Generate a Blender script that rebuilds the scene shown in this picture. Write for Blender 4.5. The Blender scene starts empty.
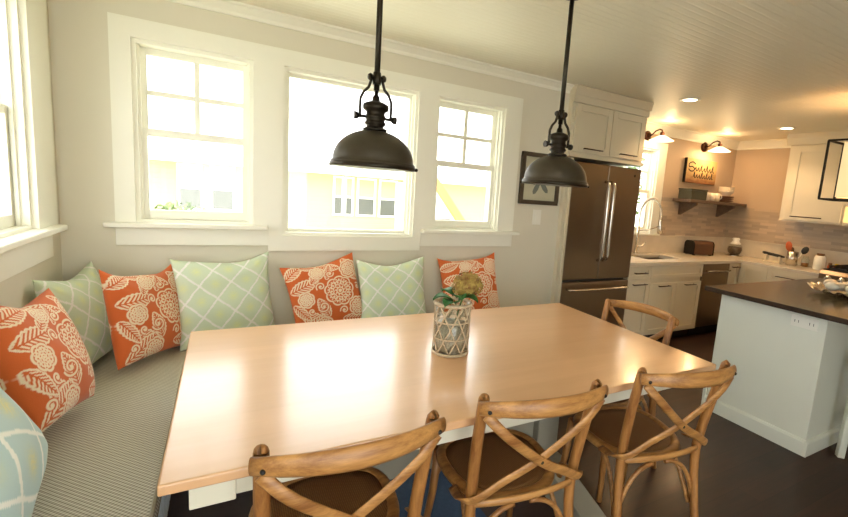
import bpy, bmesh, math, random
import numpy as np
from mathutils import Vector, Matrix
random.seed(7)
rnd = random.Random(11)
PI = math.pi
sc = bpy.context.scene
COL = sc.collection

# ------------------------------------------------------------------ helpers
def new_obj(name, data, parent=None):
    o = bpy.data.objects.new(name, data)
    COL.objects.link(o)
    if parent is not None: o.parent = parent
    return o

def tag(o, label=None, cat=None, group=None, kind=None):
    if label: o['label'] = label
    if cat: o['category'] = cat
    if group: o['group'] = group
    if kind: o['kind'] = kind
    return o

def thing(name, label, cat, loc=(0, 0, 0), rotz=0, group=None):
    o = new_obj(name, None)
    o.empty_display_size = .05
    o.location = loc; o.rotation_euler = (0, 0, rotz)
    return tag(o, label, cat, group)

class MB:
    def __init__(s): s.v = []; s.f = []; s.sm = []
    def add(s, vs, fs, smooth=False):
        b = len(s.v); s.v += [tuple(p) for p in vs]
        s.f += [tuple(i + b for i in f) for f in fs]; s.sm += [smooth] * len(fs)
        return s
    def box(s, x0, x1, y0, y1, z0, z1, M=None):
        x0, x1 = min(x0, x1), max(x0, x1); y0, y1 = min(y0, y1), max(y0, y1); z0, z1 = min(z0, z1), max(z0, z1)
        vs = [Vector((x, y, z)) for z in (z0, z1) for y in (y0, y1) for x in (x0, x1)]
        if M is not None: vs = [M @ p for p in vs]
        return s.add(vs, [(0, 2, 3, 1), (4, 5, 7, 6), (0, 1, 5, 4), (2, 6, 7, 3), (0, 4, 6, 2), (1, 3, 7, 5)])
    def tube(s, pts, r, n=10, flat=None, up=None, cap=True, closed=False):
        """sweep an ellipse along pts; r: radius or list; flat=(a,b) radii of the section"""
        pts = [Vector(p) for p in pts]; m = len(pts); rs = r if isinstance(r, (list, tuple)) else [r] * m
        vs = []; prev = None
        for i, p in enumerate(pts):
            if closed: t = (pts[(i + 1) % m] - pts[i - 1]).normalized()
            else: t = (pts[min(i + 1, m - 1)] - pts[max(i - 1, 0)]).normalized()
            if up is not None: u = Vector(up)
            elif prev is not None: u = prev
            else: u = Vector((0, 0, 1)) if abs(t.z) < .9 else Vector((1, 0, 0))
            a = t.cross(u)
            if a.length < 1e-5: a = t.cross(Vector((.3, 1, .2)))
            a.normalize(); b = a.cross(t).normalized(); prev = b
            ra, rb = (rs[i], rs[i]) if flat is None else (flat[0] * rs[i], flat[1] * rs[i])
            for k in range(n):
                th = 2 * PI * k / n
                vs.append(p + a * (ra * math.cos(th)) + b * (rb * math.sin(th)))
        fs = []
        for i in range(m if closed else m - 1):
            j = (i + 1) % m
            for k in range(n): fs.append((i * n + k, i * n + (k + 1) % n, j * n + (k + 1) % n, j * n + k))
        s.add(vs, fs, True)
        if cap and not closed:
            b = len(s.v) - len(vs)
            s.f += [tuple(b + k for k in range(n))[::-1], tuple(b + (m - 1) * n + k for k in range(n))]; s.sm += [False, False]
        return s
    def lathe(s, prof, n=32, c=(0, 0, 0), sx=1, sy=1, smooth=True):
        vs = []; m = len(prof)
        for r, z in prof:
            for k in range(n):
                th = 2 * PI * k / n
                vs.append((c[0] + sx * r * math.cos(th), c[1] + sy * r * math.sin(th), c[2] + z))
        fs = []
        for i in range(m - 1):
            for k in range(n): fs.append((i * n + k, i * n + (k + 1) % n, (i + 1) * n + (k + 1) % n, (i + 1) * n + k))
        s.add(vs, fs, smooth)
        b = len(s.v) - len(vs)
        if prof[0][0] > 1e-4: s.f.append(tuple(b + k for k in range(n))[::-1]); s.sm.append(False)
        if prof[-1][0] > 1e-4: s.f.append(tuple(b + (m - 1) * n + k for k in range(n))); s.sm.append(False)
        return s
    def prism(s, poly, axis, a, b, M=None):
        """poly: 2-D points; extruded along axis from a to b. axis x: (y,z); y: (x,z); z: (x,y)"""
        def P(p, t):
            q = {'x': (t, p[0], p[1]), 'y': (p[0], t, p[1]), 'z': (p[0], p[1], t)}[axis]
            return M @ Vector(q) if M is not None else q
        n = len(poly)
        vs = [P(p, a) for p in poly] + [P(p, b) for p in poly]
        fs = [tuple(range(n))[::-1], tuple(range(n, 2 * n))] + [(k, (k + 1) % n, n + (k + 1) % n, n + k) for k in range(n)]
        return s.add(vs, fs)
    def ball(s, c, r, n=12, m=8, sc=(1, 1, 1), M=None):
        vs = []; fs = []
        for i in range(m + 1):
            ph = PI * i / m
            for k in range(n):
                th = 2 * PI * k / n
                p = Vector((sc[0] * r * math.sin(ph) * math.cos(th), sc[1] * r * math.sin(ph) * math.sin(th), sc[2] * r * math.cos(ph)))
                if M is not None: p = M @ p
                vs.append(p + Vector(c))
        for i in range(m):
            for k in range(n): fs.append((i * n + k, i * n + (k + 1) % n, (i + 1) * n + (k + 1) % n, (i + 1) * n + k))
        return s.add(vs, fs, True)
    def build(s, name, mat, parent=None, bevel=0, seg=2, weld=True):
        me = bpy.data.meshes.new(name)
        me.from_pydata(s.v, [], s.f); me.update()
        me.polygons.foreach_set('use_smooth', s.sm)
        bm = bmesh.new(); bm.from_mesh(me)
        if weld: bmesh.ops.remove_doubles(bm, verts=bm.verts, dist=1e-5)
        bmesh.ops.recalc_face_normals(bm, faces=bm.faces)
        bm.to_mesh(me); bm.free()
        if mat: me.materials.append(mat)
        o = new_obj(name, me, parent)
        if bevel:
            md = o.modifiers.new('bevel', 'BEVEL'); md.width = bevel; md.segments = seg
            md.limit_method = 'ANGLE'; md.angle_limit = math.radians(35)
            md.harden_normals = False
        return o

def B(*a): return MB().box(*a)
def struct(name, mb, m, parent=None, bevel=0):
    o = mb.build(name, m, parent, bevel)
    if parent is None: tag(o, kind='structure')
    return o
def copy_tree(o, parent=None):
    c = o.copy(); COL.objects.link(c); c.parent = parent
    for ch in [x for x in o.children]: copy_tree(ch, c)
    return c

# ------------------------------------------------------------------ materials
def S(c):  # sRGB 0-255 -> linear
    return tuple(((x / 255) / 12.92 if x / 255 <= .04045 else ((x / 255 + .055) / 1.055) ** 2.4) for x in c) + (1,)
class NT:
    def __init__(s, name):
        s.m = bpy.data.materials.new(name); s.m.use_nodes = True
        s.t = s.m.node_tree; s.n = s.t.nodes; s.l = s.t.links
        s.b = s.n['Principled BSDF']
    def N(s, typ, **k):
        nd = s.n.new(typ)
        for a, v in k.items():
            if a.startswith('i_'):
                key = a[2:].replace('_', ' ')
                nd.inputs[int(key) if key.isdigit() else key].default_value = v
            else: setattr(nd, a, v)
        return nd
    def L(s, a, b): s.l.new(a, b)
    def math(s, op, a, b=None, c=None):
        nd = s.N('ShaderNodeMath', operation=op)
        for i, x in enumerate((a, b, c)):
            if x is None: continue
            if isinstance(x, (int, float)): nd.inputs[i].default_value = x
            else: s.L(x, nd.inputs[i])
        return nd.outputs[0]
    def mix(s, f, a, b):
        nd = s.N('ShaderNodeMix', data_type='RGBA')
        if isinstance(f, (int, float)): nd.inputs[0].default_value = f
        else: s.L(f, nd.inputs[0])
        for i, x in ((6, a), (7, b)):
            if isinstance(x, tuple): nd.inputs[i].default_value = x
            else: s.L(x, nd.inputs[i])
        return nd.outputs[2]
    def coord(s, scale=(1, 1, 1), kind='Object', rot=(0, 0, 0)):
        tc = s.N('ShaderNodeTexCoord'); mp = s.N('ShaderNodeMapping')
        mp.inputs['Scale'].default_value = scale; mp.inputs['Rotation'].default_value = rot
        s.L(tc.outputs[kind], mp.inputs[0]); return mp.outputs[0]
    def noise(s, vec, scale, detail=4, rough=.5):
        nd = s.N('ShaderNodeTexNoise'); nd.inputs['Scale'].default_value = scale
        nd.inputs['Detail'].default_value = detail; nd.inputs['Roughness'].default_value = rough
        s.L(vec, nd.inputs['Vector']); return nd.outputs[0]
    def bump(s, h, strength=.3, dist=.01):
        nd = s.N('ShaderNodeBump'); nd.inputs['Strength'].default_value = strength; nd.inputs['Distance'].default_value = dist
        s.L(h, nd.inputs['Height']); s.L(nd.outputs[0], s.b.inputs['Normal'])
    def set(s, **k):
        for a, v in k.items(): s.b.inputs[a.replace('_', ' ')].default_value = v
        return s

def plain(name, col, rough=.5, metal=0, var=.04, scale=6, bump=0, spec=.5, coat=0):
    n = NT(name); n.set(Roughness=rough, Metallic=metal)
    n.b.inputs['Specular IOR Level'].default_value = spec
    if coat: n.b.inputs['Coat Weight'].default_value = coat; n.b.inputs['Coat Roughness'].default_value = .12
    c = S(col)
    v = n.coord(); f = n.noise(v, scale, 5)
    a = tuple(min(1, x * (1 - var * 2)) for x in c[:3]) + (1,); b = tuple(min(1, x * (1 + var * 2)) for x in c[:3]) + (1,)
    n.L(n.mix(f, a, b), n.b.inputs['Base Color'])
    if bump: n.bump(n.noise(v, scale * 12, 3), bump, .004)
    return n.m

def glassy(name, tint=(1, 1, 1, 1), rough=.02, ior=1.45, strength=1.0):
    n = NT(name); n.n.remove(n.b)
    out = [x for x in n.n if x.type == 'OUTPUT_MATERIAL'][0]
    tr = n.N('ShaderNodeBsdfTransparent'); tr.inputs[0].default_value = tint
    gl = n.N('ShaderNodeBsdfGlossy'); gl.inputs['Roughness'].default_value = rough
    fr = n.N('ShaderNodeLayerWeight'); fr.inputs[0].default_value = .5
    fz = n.math('MULTIPLY_ADD', n.math('POWER', fr.outputs['Facing'], 4.0), .55, .045)
    mx = n.N('ShaderNodeMixShader')
    n.L(n.math('MULTIPLY', fz, strength), mx.inputs[0]); n.L(tr.outputs[0], mx.inputs[1]); n.L(gl.outputs[0], mx.inputs[2]); n.L(mx.outputs[0], out.inputs[0])
    return n.m

def emit(name, col, strength):
    n = NT(name); n.b.inputs['Base Color'].default_value = col
    n.b.inputs['Emission Color'].default_value = col; n.b.inputs['Emission Strength'].default_value = strength
    return n.m

def wood(name, c1, c2, axis='x', scale=1.0, rough=.35, planks=None, coat=0, bump=.05, seam=None, contrast=1):
    """grain running along the axis, optional planks (width across, length along)"""
    n = NT(name); n.set(Roughness=rough)
    if coat: n.b.inputs['Coat Weight'].default_value = coat; n.b.inputs['Coat Roughness'].default_value = .15
    st = {'x': (.6, 7, 7), 'y': (7, .6, 7), 'z': (7, 7, .6)}[axis]
    v = n.coord(tuple(x * scale for x in st))
    f1 = n.noise(v, 3, 8, .6); f2 = n.noise(v, 14, 4, .7)
    f = n.math('ADD', n.math('MULTIPLY', f1, .7), n.math('MULTIPLY', f2, .3))
    f = n.math('MULTIPLY_ADD', n.math('SUBTRACT', f, .5), 2.2 * contrast, .5)
    cl = n.N('ShaderNodeClamp'); n.L(f, cl.inputs[0]); f = cl.outputs[0]
    col = n.mix(f, S(c1), S(c2))
    if planks:
        tc = n.N('ShaderNodeTexCoord'); sp = n.N('ShaderNodeSeparateXYZ'); n.L(tc.outputs['Object'], sp.inputs[0])
        al, ac = (sp.outputs[0], sp.outputs[1]) if axis == 'x' else (sp.outputs[1], sp.outputs[0])
        q = n.math('DIVIDE', ac, planks[0]); row = n.math('FLOOR', q); fr = n.math('FRACT', q)
        wn = n.N('ShaderNodeTexWhiteNoise', noise_dimensions='2D')
        off = n.math('MULTIPLY', n.math('FRACT', n.math('MULTIPLY', n.math('SINE', n.math('MULTIPLY', row, 12.9898)), 43758.5)), 1.0)
        q2 = n.math('ADD', n.math('DIVIDE', al, planks[1]), off)
        cb = n.N('ShaderNodeCombineXYZ'); n.L(row, cb.inputs[0]); n.L(n.math('FLOOR', q2), cb.inputs[1]); n.L(cb.outputs[0], wn.inputs['Vector'])
        t = n.math('MULTIPLY_ADD', wn.outputs[0], planks[2], 1 - planks[2] / 2)
        mu = n.N('ShaderNodeVectorMath', operation='SCALE'); n.L(col, mu.inputs[0]); n.L(t, mu.inputs['Scale'])
        col = mu.outputs[0]
        edge = n.math('MINIMUM', fr, n.math('SUBTRACT', 1, fr))
        line = n.math('LESS_THAN', edge, .012 if seam is None else seam)
        col = n.mix(n.math('MULTIPLY', line, .6), col, tuple(x * .35 for x in S(c1)[:3]) + (1,))
    n.L(col, n.b.inputs['Base Color'])
    if bump: n.bump(f2, bump, .002)
    return n.m

M = {}
M['wall'] = plain('wall_paint', (226, 221, 204), .75, var=.015, scale=3, bump=.04)
M['kitchen_wall'] = plain('kitchen_wall_paint', (194, 174, 150), .75, var=.015, scale=3, bump=.04)
M['trim'] = plain('white_trim_paint', (244, 243, 230), .42, var=.01)
M['cabinet'] = plain('cabinet_paint', (216, 207, 184), .4, var=.012)
M['island'] = plain('island_paint', (228, 230, 218), .42, var=.012)
M['bench_paint'] = plain('bench_paint', (205, 215, 222), .45, var=.02)
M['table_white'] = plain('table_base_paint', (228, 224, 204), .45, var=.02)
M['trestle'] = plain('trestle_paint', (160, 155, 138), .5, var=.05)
M['tabletop'] = wood('maple_tabletop', (213, 165, 120), (228, 185, 142), 'x', .8, .30, planks=(.14, 30, .05), coat=.55, bump=.01, seam=.0, contrast=.6)
M['table_edge'] = M['tabletop']
M['chair'] = wood('chair_oak', (122, 74, 36), (188, 134, 74), 'z', 1.9, .42, bump=.12, contrast=1.4)
M['chair_h'] = wood('chair_oak_rail', (128, 80, 38), (200, 148, 86), 'x', 1.9, .4, bump=.12, contrast=1.5)
M['floor'] = wood('dark_floor', (40, 22, 13), (64, 37, 23), 'x', .7, .5, planks=(.12, 1.4, .5), coat=.1, bump=.05)
M['bronze'] = plain('dark_bronze', (72, 65, 53), .46, .55, var=.1, scale=20)
M['bronze2'] = plain('bronze_rod', (54, 48, 40), .35, .8, var=.1)
M['red_bronze'] = plain('red_bronze', (66, 36, 22), .35, .7, var=.1)
M['steel'] = plain('brushed_steel', (134, 116, 98), .32, .95, var=.03)
M['steel2'] = plain('polished_steel', (214, 208, 198), .2, 1, var=.02)
M['black'] = plain('black_plastic', (22, 20, 19), .4, var=.1)
M['iron'] = plain('black_iron', (28, 24, 20), .55, .4, var=.1)
M['glass'] = glassy('window_glass')
M['thin_glass'] = glassy('clear_glass', (.96, .98, .97, 1), .03, 1.5, 1.2)
M['white'] = plain('white_enamel', (240, 238, 228), .35, var=.01)
M['counter'] = plain('pale_quartz', (216, 206, 188), .18, var=.06, scale=9)
M['soapstone'] = plain('dark_island_stone', (52, 40, 33), .22, var=.18, scale=5, coat=.2)
M['grey_wood'] = wood('dark_shelf_wood', (84, 66, 52), (120, 98, 80), 'x', 1.2, .5)
M['mirror_white'] = plain('glazed_white', (232, 222, 204), .25, var=.02)
M['basket'] = plain('dark_green_box', (70, 72, 60), .6, var=.1)
M['brownware'] = plain('brown_pottery', (122, 86, 66), .4, var=.1)
M['rope'] = plain('pale_rope', (206, 186, 156), .8, var=.2, scale=80, bump=.5)
M['leaf'] = plain('leaf_green', (46, 112, 44), .5, var=.25, scale=30)
M['stem'] = plain('stem_green', (84, 110, 50), .6, var=.1)
M['patch_blue'] = plain('slate_blue_patch', (62, 82, 108), .95, var=.12, scale=60, bump=.6)
M['cord'] = plain('cushion_piping', (150, 142, 124), .8, var=.1)
M['orange_spoon'] = plain('orange_spatula', (190, 90, 40), .5)
M['cork'] = plain('cork_lid', (120, 84, 52), .8, var=.2, scale=60)
M['amber'] = plain('amber_bottle', (150, 90, 30), .3)
M['yellow'] = plain('yellow_lid', (220, 190, 40), .5)
M['seat_hinge'] = M['steel2']

# ceiling: beadboard running along x
def bead(name, col, pitch, axis, rough=.5, st=.6, dark=.0):
    n = NT(name); n.set(Roughness=rough); c = S(col)
    tc = n.N('ShaderNodeTexCoord'); sp = n.N('ShaderNodeSeparateXYZ'); n.L(tc.outputs['Object'], sp.inputs[0])
    q = n.math('FRACT', n.math('DIVIDE', sp.outputs[axis], pitch))
    e = n.math('MINIMUM', q, n.math('SUBTRACT', 1, q))
    h = n.math('MINIMUM', n.math('MULTIPLY', e, 5.0), 1.0)
    n.L(n.mix(n.noise(n.coord(), 2, 3), tuple(x * .97 for x in c[:3]) + (1,), c), n.b.inputs['Base Color'])
    n.bump(h, st, .004); return n.m
M['ceiling'] = bead('beadboard_ceiling', (238, 233, 214), .045, 1, .46, .5)
M['beadpanel'] = bead('beadboard_bench', (196, 210, 222), .06, 1, .45, .8)

# mosaic tile backsplash
def tile_mat():
    n = NT('mosaic_tile'); n.set(Roughness=.3)
    tc = n.N('ShaderNodeTexCoord'); sp = n.N('ShaderNodeSeparateXYZ'); n.L(tc.outputs['Object'], sp.inputs[0])
    u = n.math('ADD', sp.outputs[0], sp.outputs[1])
    cb = n.N('ShaderNodeCombineXYZ'); n.L(u, cb.inputs[0]); n.L(sp.outputs[2], cb.inputs[1])
    bt = n.N('ShaderNodeTexBrick'); n.L(cb.outputs[0], bt.inputs['Vector'])
    bt.inputs['Scale'].default_value = 1; bt.inputs['Brick Width'].default_value = .2; bt.inputs['Row Height'].default_value = .035
    bt.inputs['Mortar Size'].default_value = .0018; bt.inputs['Color1'].default_value = S((196, 176, 152)); bt.inputs['Color2'].default_value = S((158, 144, 128))
    bt.inputs['Mortar'].default_value = S((176, 160, 140)); bt.inputs['Bias'].default_value = -.1
    n.L(bt.outputs[0], n.b.inputs['Base Color']); n.bump(bt.outputs['Fac'], -.2, .002)
    return n.m
M['tile'] = tile_mat()

# woven bench fabric
def weave():
    n = NT('basketweave_fabric'); n.set(Roughness=.9)
    tc = n.N('ShaderNodeTexCoord'); sp = n.N('ShaderNodeSeparateXYZ'); n.L(tc.outputs['Object'], sp.inputs[0])
    p = .015
    a = n.math('SINE', n.math('MULTIPLY', sp.outputs[0], 2 * PI / p)); b = n.math('SINE', n.math('MULTIPLY', n.math('ADD', sp.outputs[1], sp.outputs[2]), 2 * PI / p))
    f = n.math('MULTIPLY_ADD', n.math('MULTIPLY', a, b), .5, .5)
    base = n.mix(n.noise(n.coord(), 40, 3), S((214, 211, 197)), S((232, 229, 217)))
    n.L(n.mix(f, S((130, 125, 110)), base), n.b.inputs['Base Color'])
    n.bump(f, .4, .002); return n.m
M['weave'] = weave()

def rattan():
    n = NT('woven_rattan'); n.set(Roughness=.6)
    tc = n.N('ShaderNodeTexCoord'); sp = n.N('ShaderNodeSeparateXYZ'); n.L(tc.outputs['Object'], sp.inputs[0])
    p = .012
    a = n.math('SINE', n.math('MULTIPLY', n.math('ADD', sp.outputs[0], sp.outputs[1]), 2 * PI / p)); b = n.math('SINE', n.math('MULTIPLY', n.math('SUBTRACT', sp.outputs[0], sp.outputs[1]), 2 * PI / p))
    f = n.math('MULTIPLY_ADD', n.math('MULTIPLY', a, b), .5, .5)
    n.L(n.mix(f, S((92, 58, 28)), S((158, 112, 62))), n.b.inputs['Base Color'])
    n.bump(f, .6, .003); return n.m
M['rattan'] = rattan()

def cloth_attr(name):
    n = NT(name); n.set(Roughness=.85); n.b.inputs['Sheen Weight'].default_value = .15
    at = n.N('ShaderNodeAttribute', attribute_name='weave_colour'); n.L(at.outputs['Color'], n.b.inputs['Base Color'])
    n.bump(n.noise(n.coord(), 260, 2), .25, .002); return n.m
M['cloth'] = cloth_attr('printed_cotton')

# ------------------------------------------------------------------ camera
cam_d = bpy.data.cameras.new('camera'); cam = new_obj('camera', cam_d)
yaw, pit, rol = (math.radians(a) for a in (30.58572, 7.79632, 4.34504)); F = 443.1255
f = Vector((math.sin(yaw) * math.cos(pit), math.cos(yaw) * math.cos(pit), -math.sin(pit)))
r0 = Vector((math.cos(yaw), -math.sin(yaw), 0)); u0 = r0.cross(f)
rr = math.cos(rol) * r0 + math.sin(rol) * u0; uu = -math.sin(rol) * r0 + math.cos(rol) * u0
cam.matrix_world = Matrix(((rr.x, uu.x, -f.x, .70914), (rr.y, uu.y, -f.y, -2.94243), (rr.z, uu.z, -f.z, 1.45541), (0, 0, 0, 1)))
cam_d.sensor_width = 36; cam_d.lens = F / 848 * 36
cam_d.shift_x = -60.297 / 848; cam_d.shift_y = -6.098 / 848
cam_d.clip_start = .02; cam_d.clip_end = 200
sc.camera = cam

# ------------------------------------------------------------------ room shell
H = 2.36; XR = 6.62; YK = .64; YR = -4.6; XC = 3.165
WT = .16
W1 = (.303, .848, 1.155, 2.085); W2 = (1.006, 1.842, 1.10, 2.085); W3 = (1.984, 2.535, 1.155, 2.085)
WK = (4.25, 5.08, 1.11, 2.09)
def wall_with_holes(x0, x1, z0, z1, y0, y1, holes):
    mb = MB(); xs = x0
    for (a, b, c, d) in sorted(holes):
        mb.box(xs, a, y0, y1, z0, z1); mb.box(a, b, y0, y1, z0, c); mb.box(a, b, y0, y1, d, z1); xs = b
    mb.box(xs, x1, y0, y1, z0, z1); return mb
struct('wall_back', wall_with_holes(-WT, XC, 0, H, 0, WT, [W1, W2, W3]), M['wall'])
struct('wall_return', B(XC, XC + .02, .0, YK + WT, 0, H), M['wall'])
struct('wall_kitchen', wall_with_holes(XC + .02, XR + WT, 0, H, YK, YK + WT, [WK]), M['kitchen_wall'])
struct('wall_right', B(XR, XR + WT, YR - WT, YK, 0, H), M['kitchen_wall'])
# left wall: opening along y
LW = (-1.12, -.36, 1.15, 2.085)
ml = MB()
ml.box(-WT, 0, LW[1], 0, 0, H); ml.box(-WT, 0, LW[0], LW[1], 0, LW[2]); ml.box(-WT, 0, LW[0], LW[1], LW[3], H)
ml.box(-WT, 0, -2.9, LW[0], 0, H); ml.box(-WT, 0, -4.0, -2.9, 0, .9); ml.box(-WT, 0, -4.0, -2.9, 2.1, H); ml.box(-WT, 0, YR, -4.0, 0, H)
struct('wall_left', ml, M['wall'])
# rear wall, unseen behind the camera, with an opening added for sky fill
mr = MB(); mr.box(-WT, .05, YR - WT, YR, 0, H); mr.box(.05, 1.91, YR - WT, YR, 2.15, H); mr.box(1.91, XR, YR - WT, YR, 0, H)
struct('wall_rear', mr, M['wall'])
struct('floor', B(-WT, XR + WT, YR - WT, YK + WT, -.1, 0), M['floor'])
struct('ceiling', B(-WT, XR + WT, YR - WT, YK + WT, H, H + .15), M['ceiling'])
# glazed frame in the added rear opening, lets fill daylight in
pd = MB()
for x in (.05, .95, 1.85): pd.box(x, x + .06, YR - .1, YR - .04, 0, 2.15)
pd.box(.05, 1.91, YR - .1, YR - .04, 2.09, 2.15); pd.box(.05, 1.91, YR - .1, YR - .04, 0, .06)
pdo = struct('fill_opening_frame', pd, M['trim'])
B(.11, 1.85, YR - .075, YR - .069, .06, 2.09).build('pane', M['glass'], pdo)

# crown, sloped profile
def crown_poly(d, h): return [(0, H), (-d, H), (-d, H - .012), (-d * .75, H - .016), (-.012, H - h + .02), (-.012, H - h), (0, H - h)]
struct('trim_1', MB().prism(crown_poly(.055, .062), 'x', 0, XC), M['trim'])
struct('trim_2', MB().prism([(-a, b) for a, b in crown_poly(.055, .062)], 'y', YR, 0), M['trim'])
struct('trim_3', MB().prism([(a + YK, b) for a, b in crown_poly(.07, .105)], 'x', 4.12, XR), M['trim'])
struct('trim_4', MB().prism([(XR + a, b) for a, b in crown_poly(.07, .105)], 'y', -.17, YK), M['trim'])
struct('trim_5', MB().prism([(XR + a, b) for a, b in crown_poly(.07, .105)], 'y', YR, -1.6), M['trim'])
struct('baseboard_right', B(XR - .015, XR, YR, -2.5, 0, .12), M['trim'])
struct('baseboard_left', B(0, .015, YR, -2.62, 0, .12), M['trim'])
struct('baseboard_back', B(2.80, XC - .01, -.015, 0, 0, .12), M['trim'])

# composite casing round the three windows of the back wall
c = MB(); d0 = -.022
c.box(.218, 2.68, d0, 0, 2.085, 2.178)
c.box(.218, .303, d0, 0, 1.157, 2.085); c.box(.848, 1.006, d0, 0, 1.157, 2.085)
c.box(1.842, 1.984, d0, 0, 1.157, 2.085); c.box(2.535, 2.62, d0, 0, 1.157, 2.085)
c.box(.93, 1.90, d0 + .001, 0, 1.007, 1.10); c.box(.93, 1.006, d0 + .001, 0, 1.10, 1.157); c.box(1.842, 1.90, d0 + .001, 0, 1.10, 1.157)
c.box(2.62, 2.68, d0, 0, 1.157, 2.085)
struct('trim_6', c, M['trim'])

def window(n, X0, X1, Z0, Z1, loc=(0, 0, 0), rotz=0, hung=True, muntin=(2, 2), wt=WT, sill=None, rail=1.635):
    root = new_obj('window_%d' % n, None); root.location = loc; root.rotation_euler = (0, 0, rotz); tag(root, kind='structure')
    j = MB(); t = .018
    j.box(X0, X0 + t, 0, wt, Z0, Z1); j.box(X1 - t, X1, 0, wt, Z0, Z1); j.box(X0 + t, X1 - t, 0, wt, Z1 - t, Z1); j.box(X0 + t, X1 - t, 0, wt, Z0, Z0 + t)
    for s_, a in ((1, X0 + t), (-1, X1 - t)):
        j.box(a, a + s_ * .012, .028, .04, Z0 + t, Z1 - t)
    j.build('jamb', M['trim'], root)
    a, b, c_, d = X0 + t, X1 - t, Z0 + t, Z1 - t
    if hung:
        for nm, z0, z1, y in (('upper_sash', rail - .018, d, .08), ('lower_sash', c_, rail + .018, .045)):
            s_ = MB(); w = .032; bot = .05 if nm[0] == 'l' else .034
            s_.box(a, a + w, y, y + .03, z0, z1); s_.box(b - w, b, y, y + .03, z0, z1)
            s_.box(a + w, b - w, y, y + .03, z1 - .034, z1); s_.box(a + w, b - w, y, y + .03, z0, z0 + bot)
            if nm[0] == 'u':
                for i in range(1, muntin[0]):
                    x = a + w + (b - a - 2 * w) * i / muntin[0]; s_.box(x - .013, x + .013, y + .004, y + .026, z0 + bot, z1 - .034)
                for i in range(1, muntin[1]):
                    z = z0 + bot + (z1 - z0 - .034 - bot) * i / muntin[1]; s_.box(a + w, b - w, y + .005, y + .025, z - .013, z + .013)
            so = s_.build(nm, M['trim'], root, .002)
            B(a + w - .004, b - w + .004, y + .013, y + .017, z0 + .03, z1 - .03).build('pane', M['glass'], so)
    else:
        s_ = MB(); w = .02; y = .06
        s_.box(a, a + w, y, y + .03, c_, d); s_.box(b - w, b, y, y + .03, c_, d); s_.box(a + w, b - w, y, y + .03, d - w, d); s_.box(a + w, b - w, y, y + .03, c_, c_ + w)
        so = s_.build('picture_sash', M['trim'], root, .002)
        B(a + w - .004, b - w + .004, y + .013, y + .017, c_ + w - .004, d - w + .004).build('pane', M['glass'], so)
    if sill:
        sx0, sx1, ax0, ax1, az = sill
        MB().box(sx0, sx1, -.065, .03, Z0 - .022, Z0 + .004).build('sill', M['trim'], root, .006, 3)
        B(ax0, ax1, -.022, 0, az, Z0 - .022).build('apron', M['trim'], root, .002)
    return root
window(1, *W1, sill=(.175, .925, .218, .93, 1.038))
window(2, *W2, hung=False)
window(3, *W3, sill=(1.905, 2.725, 1.90, 2.68, 1.038))
wl = window(4, LW[0], LW[1], LW[2], LW[3], rotz=PI / 2, sill=(-1.35, -.15, -1.3, -.2, 1.01))
cl = MB(); cl.box(LW[1], -.115, -.022, 0, 1.15, 2.085); cl.box(LW[0] - .2, LW[0], -.022, 0, 1.15, 2.085); cl.box(LW[0] - .2, -.115, -.022, 0, 2.085, 2.178)
cl.build('casing', M['trim'], wl)
wk = window(5, *WK, loc=(0, YK, 0), rail=1.60)
ck = MB(); ck.box(WK[1], 5.21, -.022, 0, WK[2] - .02, WK[3]); ck.box(4.12, WK[0], -.022, 0, WK[2], WK[3]); ck.box(4.12, 5.21, -.022, 0, WK[3], 2.17); ck.box(4.12, 5.23, -.05, 0, WK[2] - .02, WK[2])
ck.build('casing', M['trim'], wk)
w6 = new_obj('window_6', None); tag(w6, kind='structure')  # unseen window beside the camera, lets side daylight in
m6 = MB(); m6.box(-.1, -.05, -4.0, -3.95, .9, 2.1); m6.box(-.1, -.05, -2.95, -2.9, .9, 2.1); m6.box(-.1, -.05, -3.95, -2.95, .9, .95); m6.box(-.1, -.05, -3.95, -2.95, 2.05, 2.1)
m6.build('sash', M['trim'], w6); B(-.08, -.075, -3.95, -2.95, .95, 2.05).build('pane', M['glass'], w6)

# ------------------------------------------------------------------ outside
M['siding'] = bead('pale_siding', (172, 168, 134), .16, 2, .7, .5)
M['ext_white'] = plain('outside_white', (232, 232, 226), .7)
M['lawn'] = plain('dry_lawn', (222, 224, 200), .95, var=.1, scale=2)
M['ext_glass'] = plain('outside_dark_glass', (92, 94, 90), .3, var=.15, scale=3)
M['bush'] = plain('bush_leaves', (92, 112, 62), .8, var=.35, scale=9)
M['plank'] = plain('outside_plank', (190, 150, 88), .7)
M['shingle'] = plain('outside_shingles', (108, 106, 104), .9, var=.2, scale=8)
tag(B(-40, 45, YK + WT, 60, -.7, -.6).build('lawn', M['lawn']), kind='structure')
tag(B(-40, 45, -60, YR - WT, -.7, -.6).build('patio', M['ext_white']), kind='structure')
tag(B(-40, -WT - .1, YR - WT, YK + WT, -.7, -.6).build('side_yard', M['lawn']), kind='structure')
YH = 9.0
hs = thing('neighbouring_house', 'pale cream house across the yard, seen washed out through the windows', 'house', (1.5, YH, -.6))
def hl(x): return x - 1.5
B(hl(-6), hl(11), 0, 4, 0, 3.3).build('wall', M['siding'], hs)
MB().prism([(-.6, 3.3), (-.6, 3.5), (2.2, 5.0), (4.4, 3.5), (4.4, 3.3)], 'x', hl(-6.4), hl(11.4)).build('roof', M['ext_white'], hs)
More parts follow.
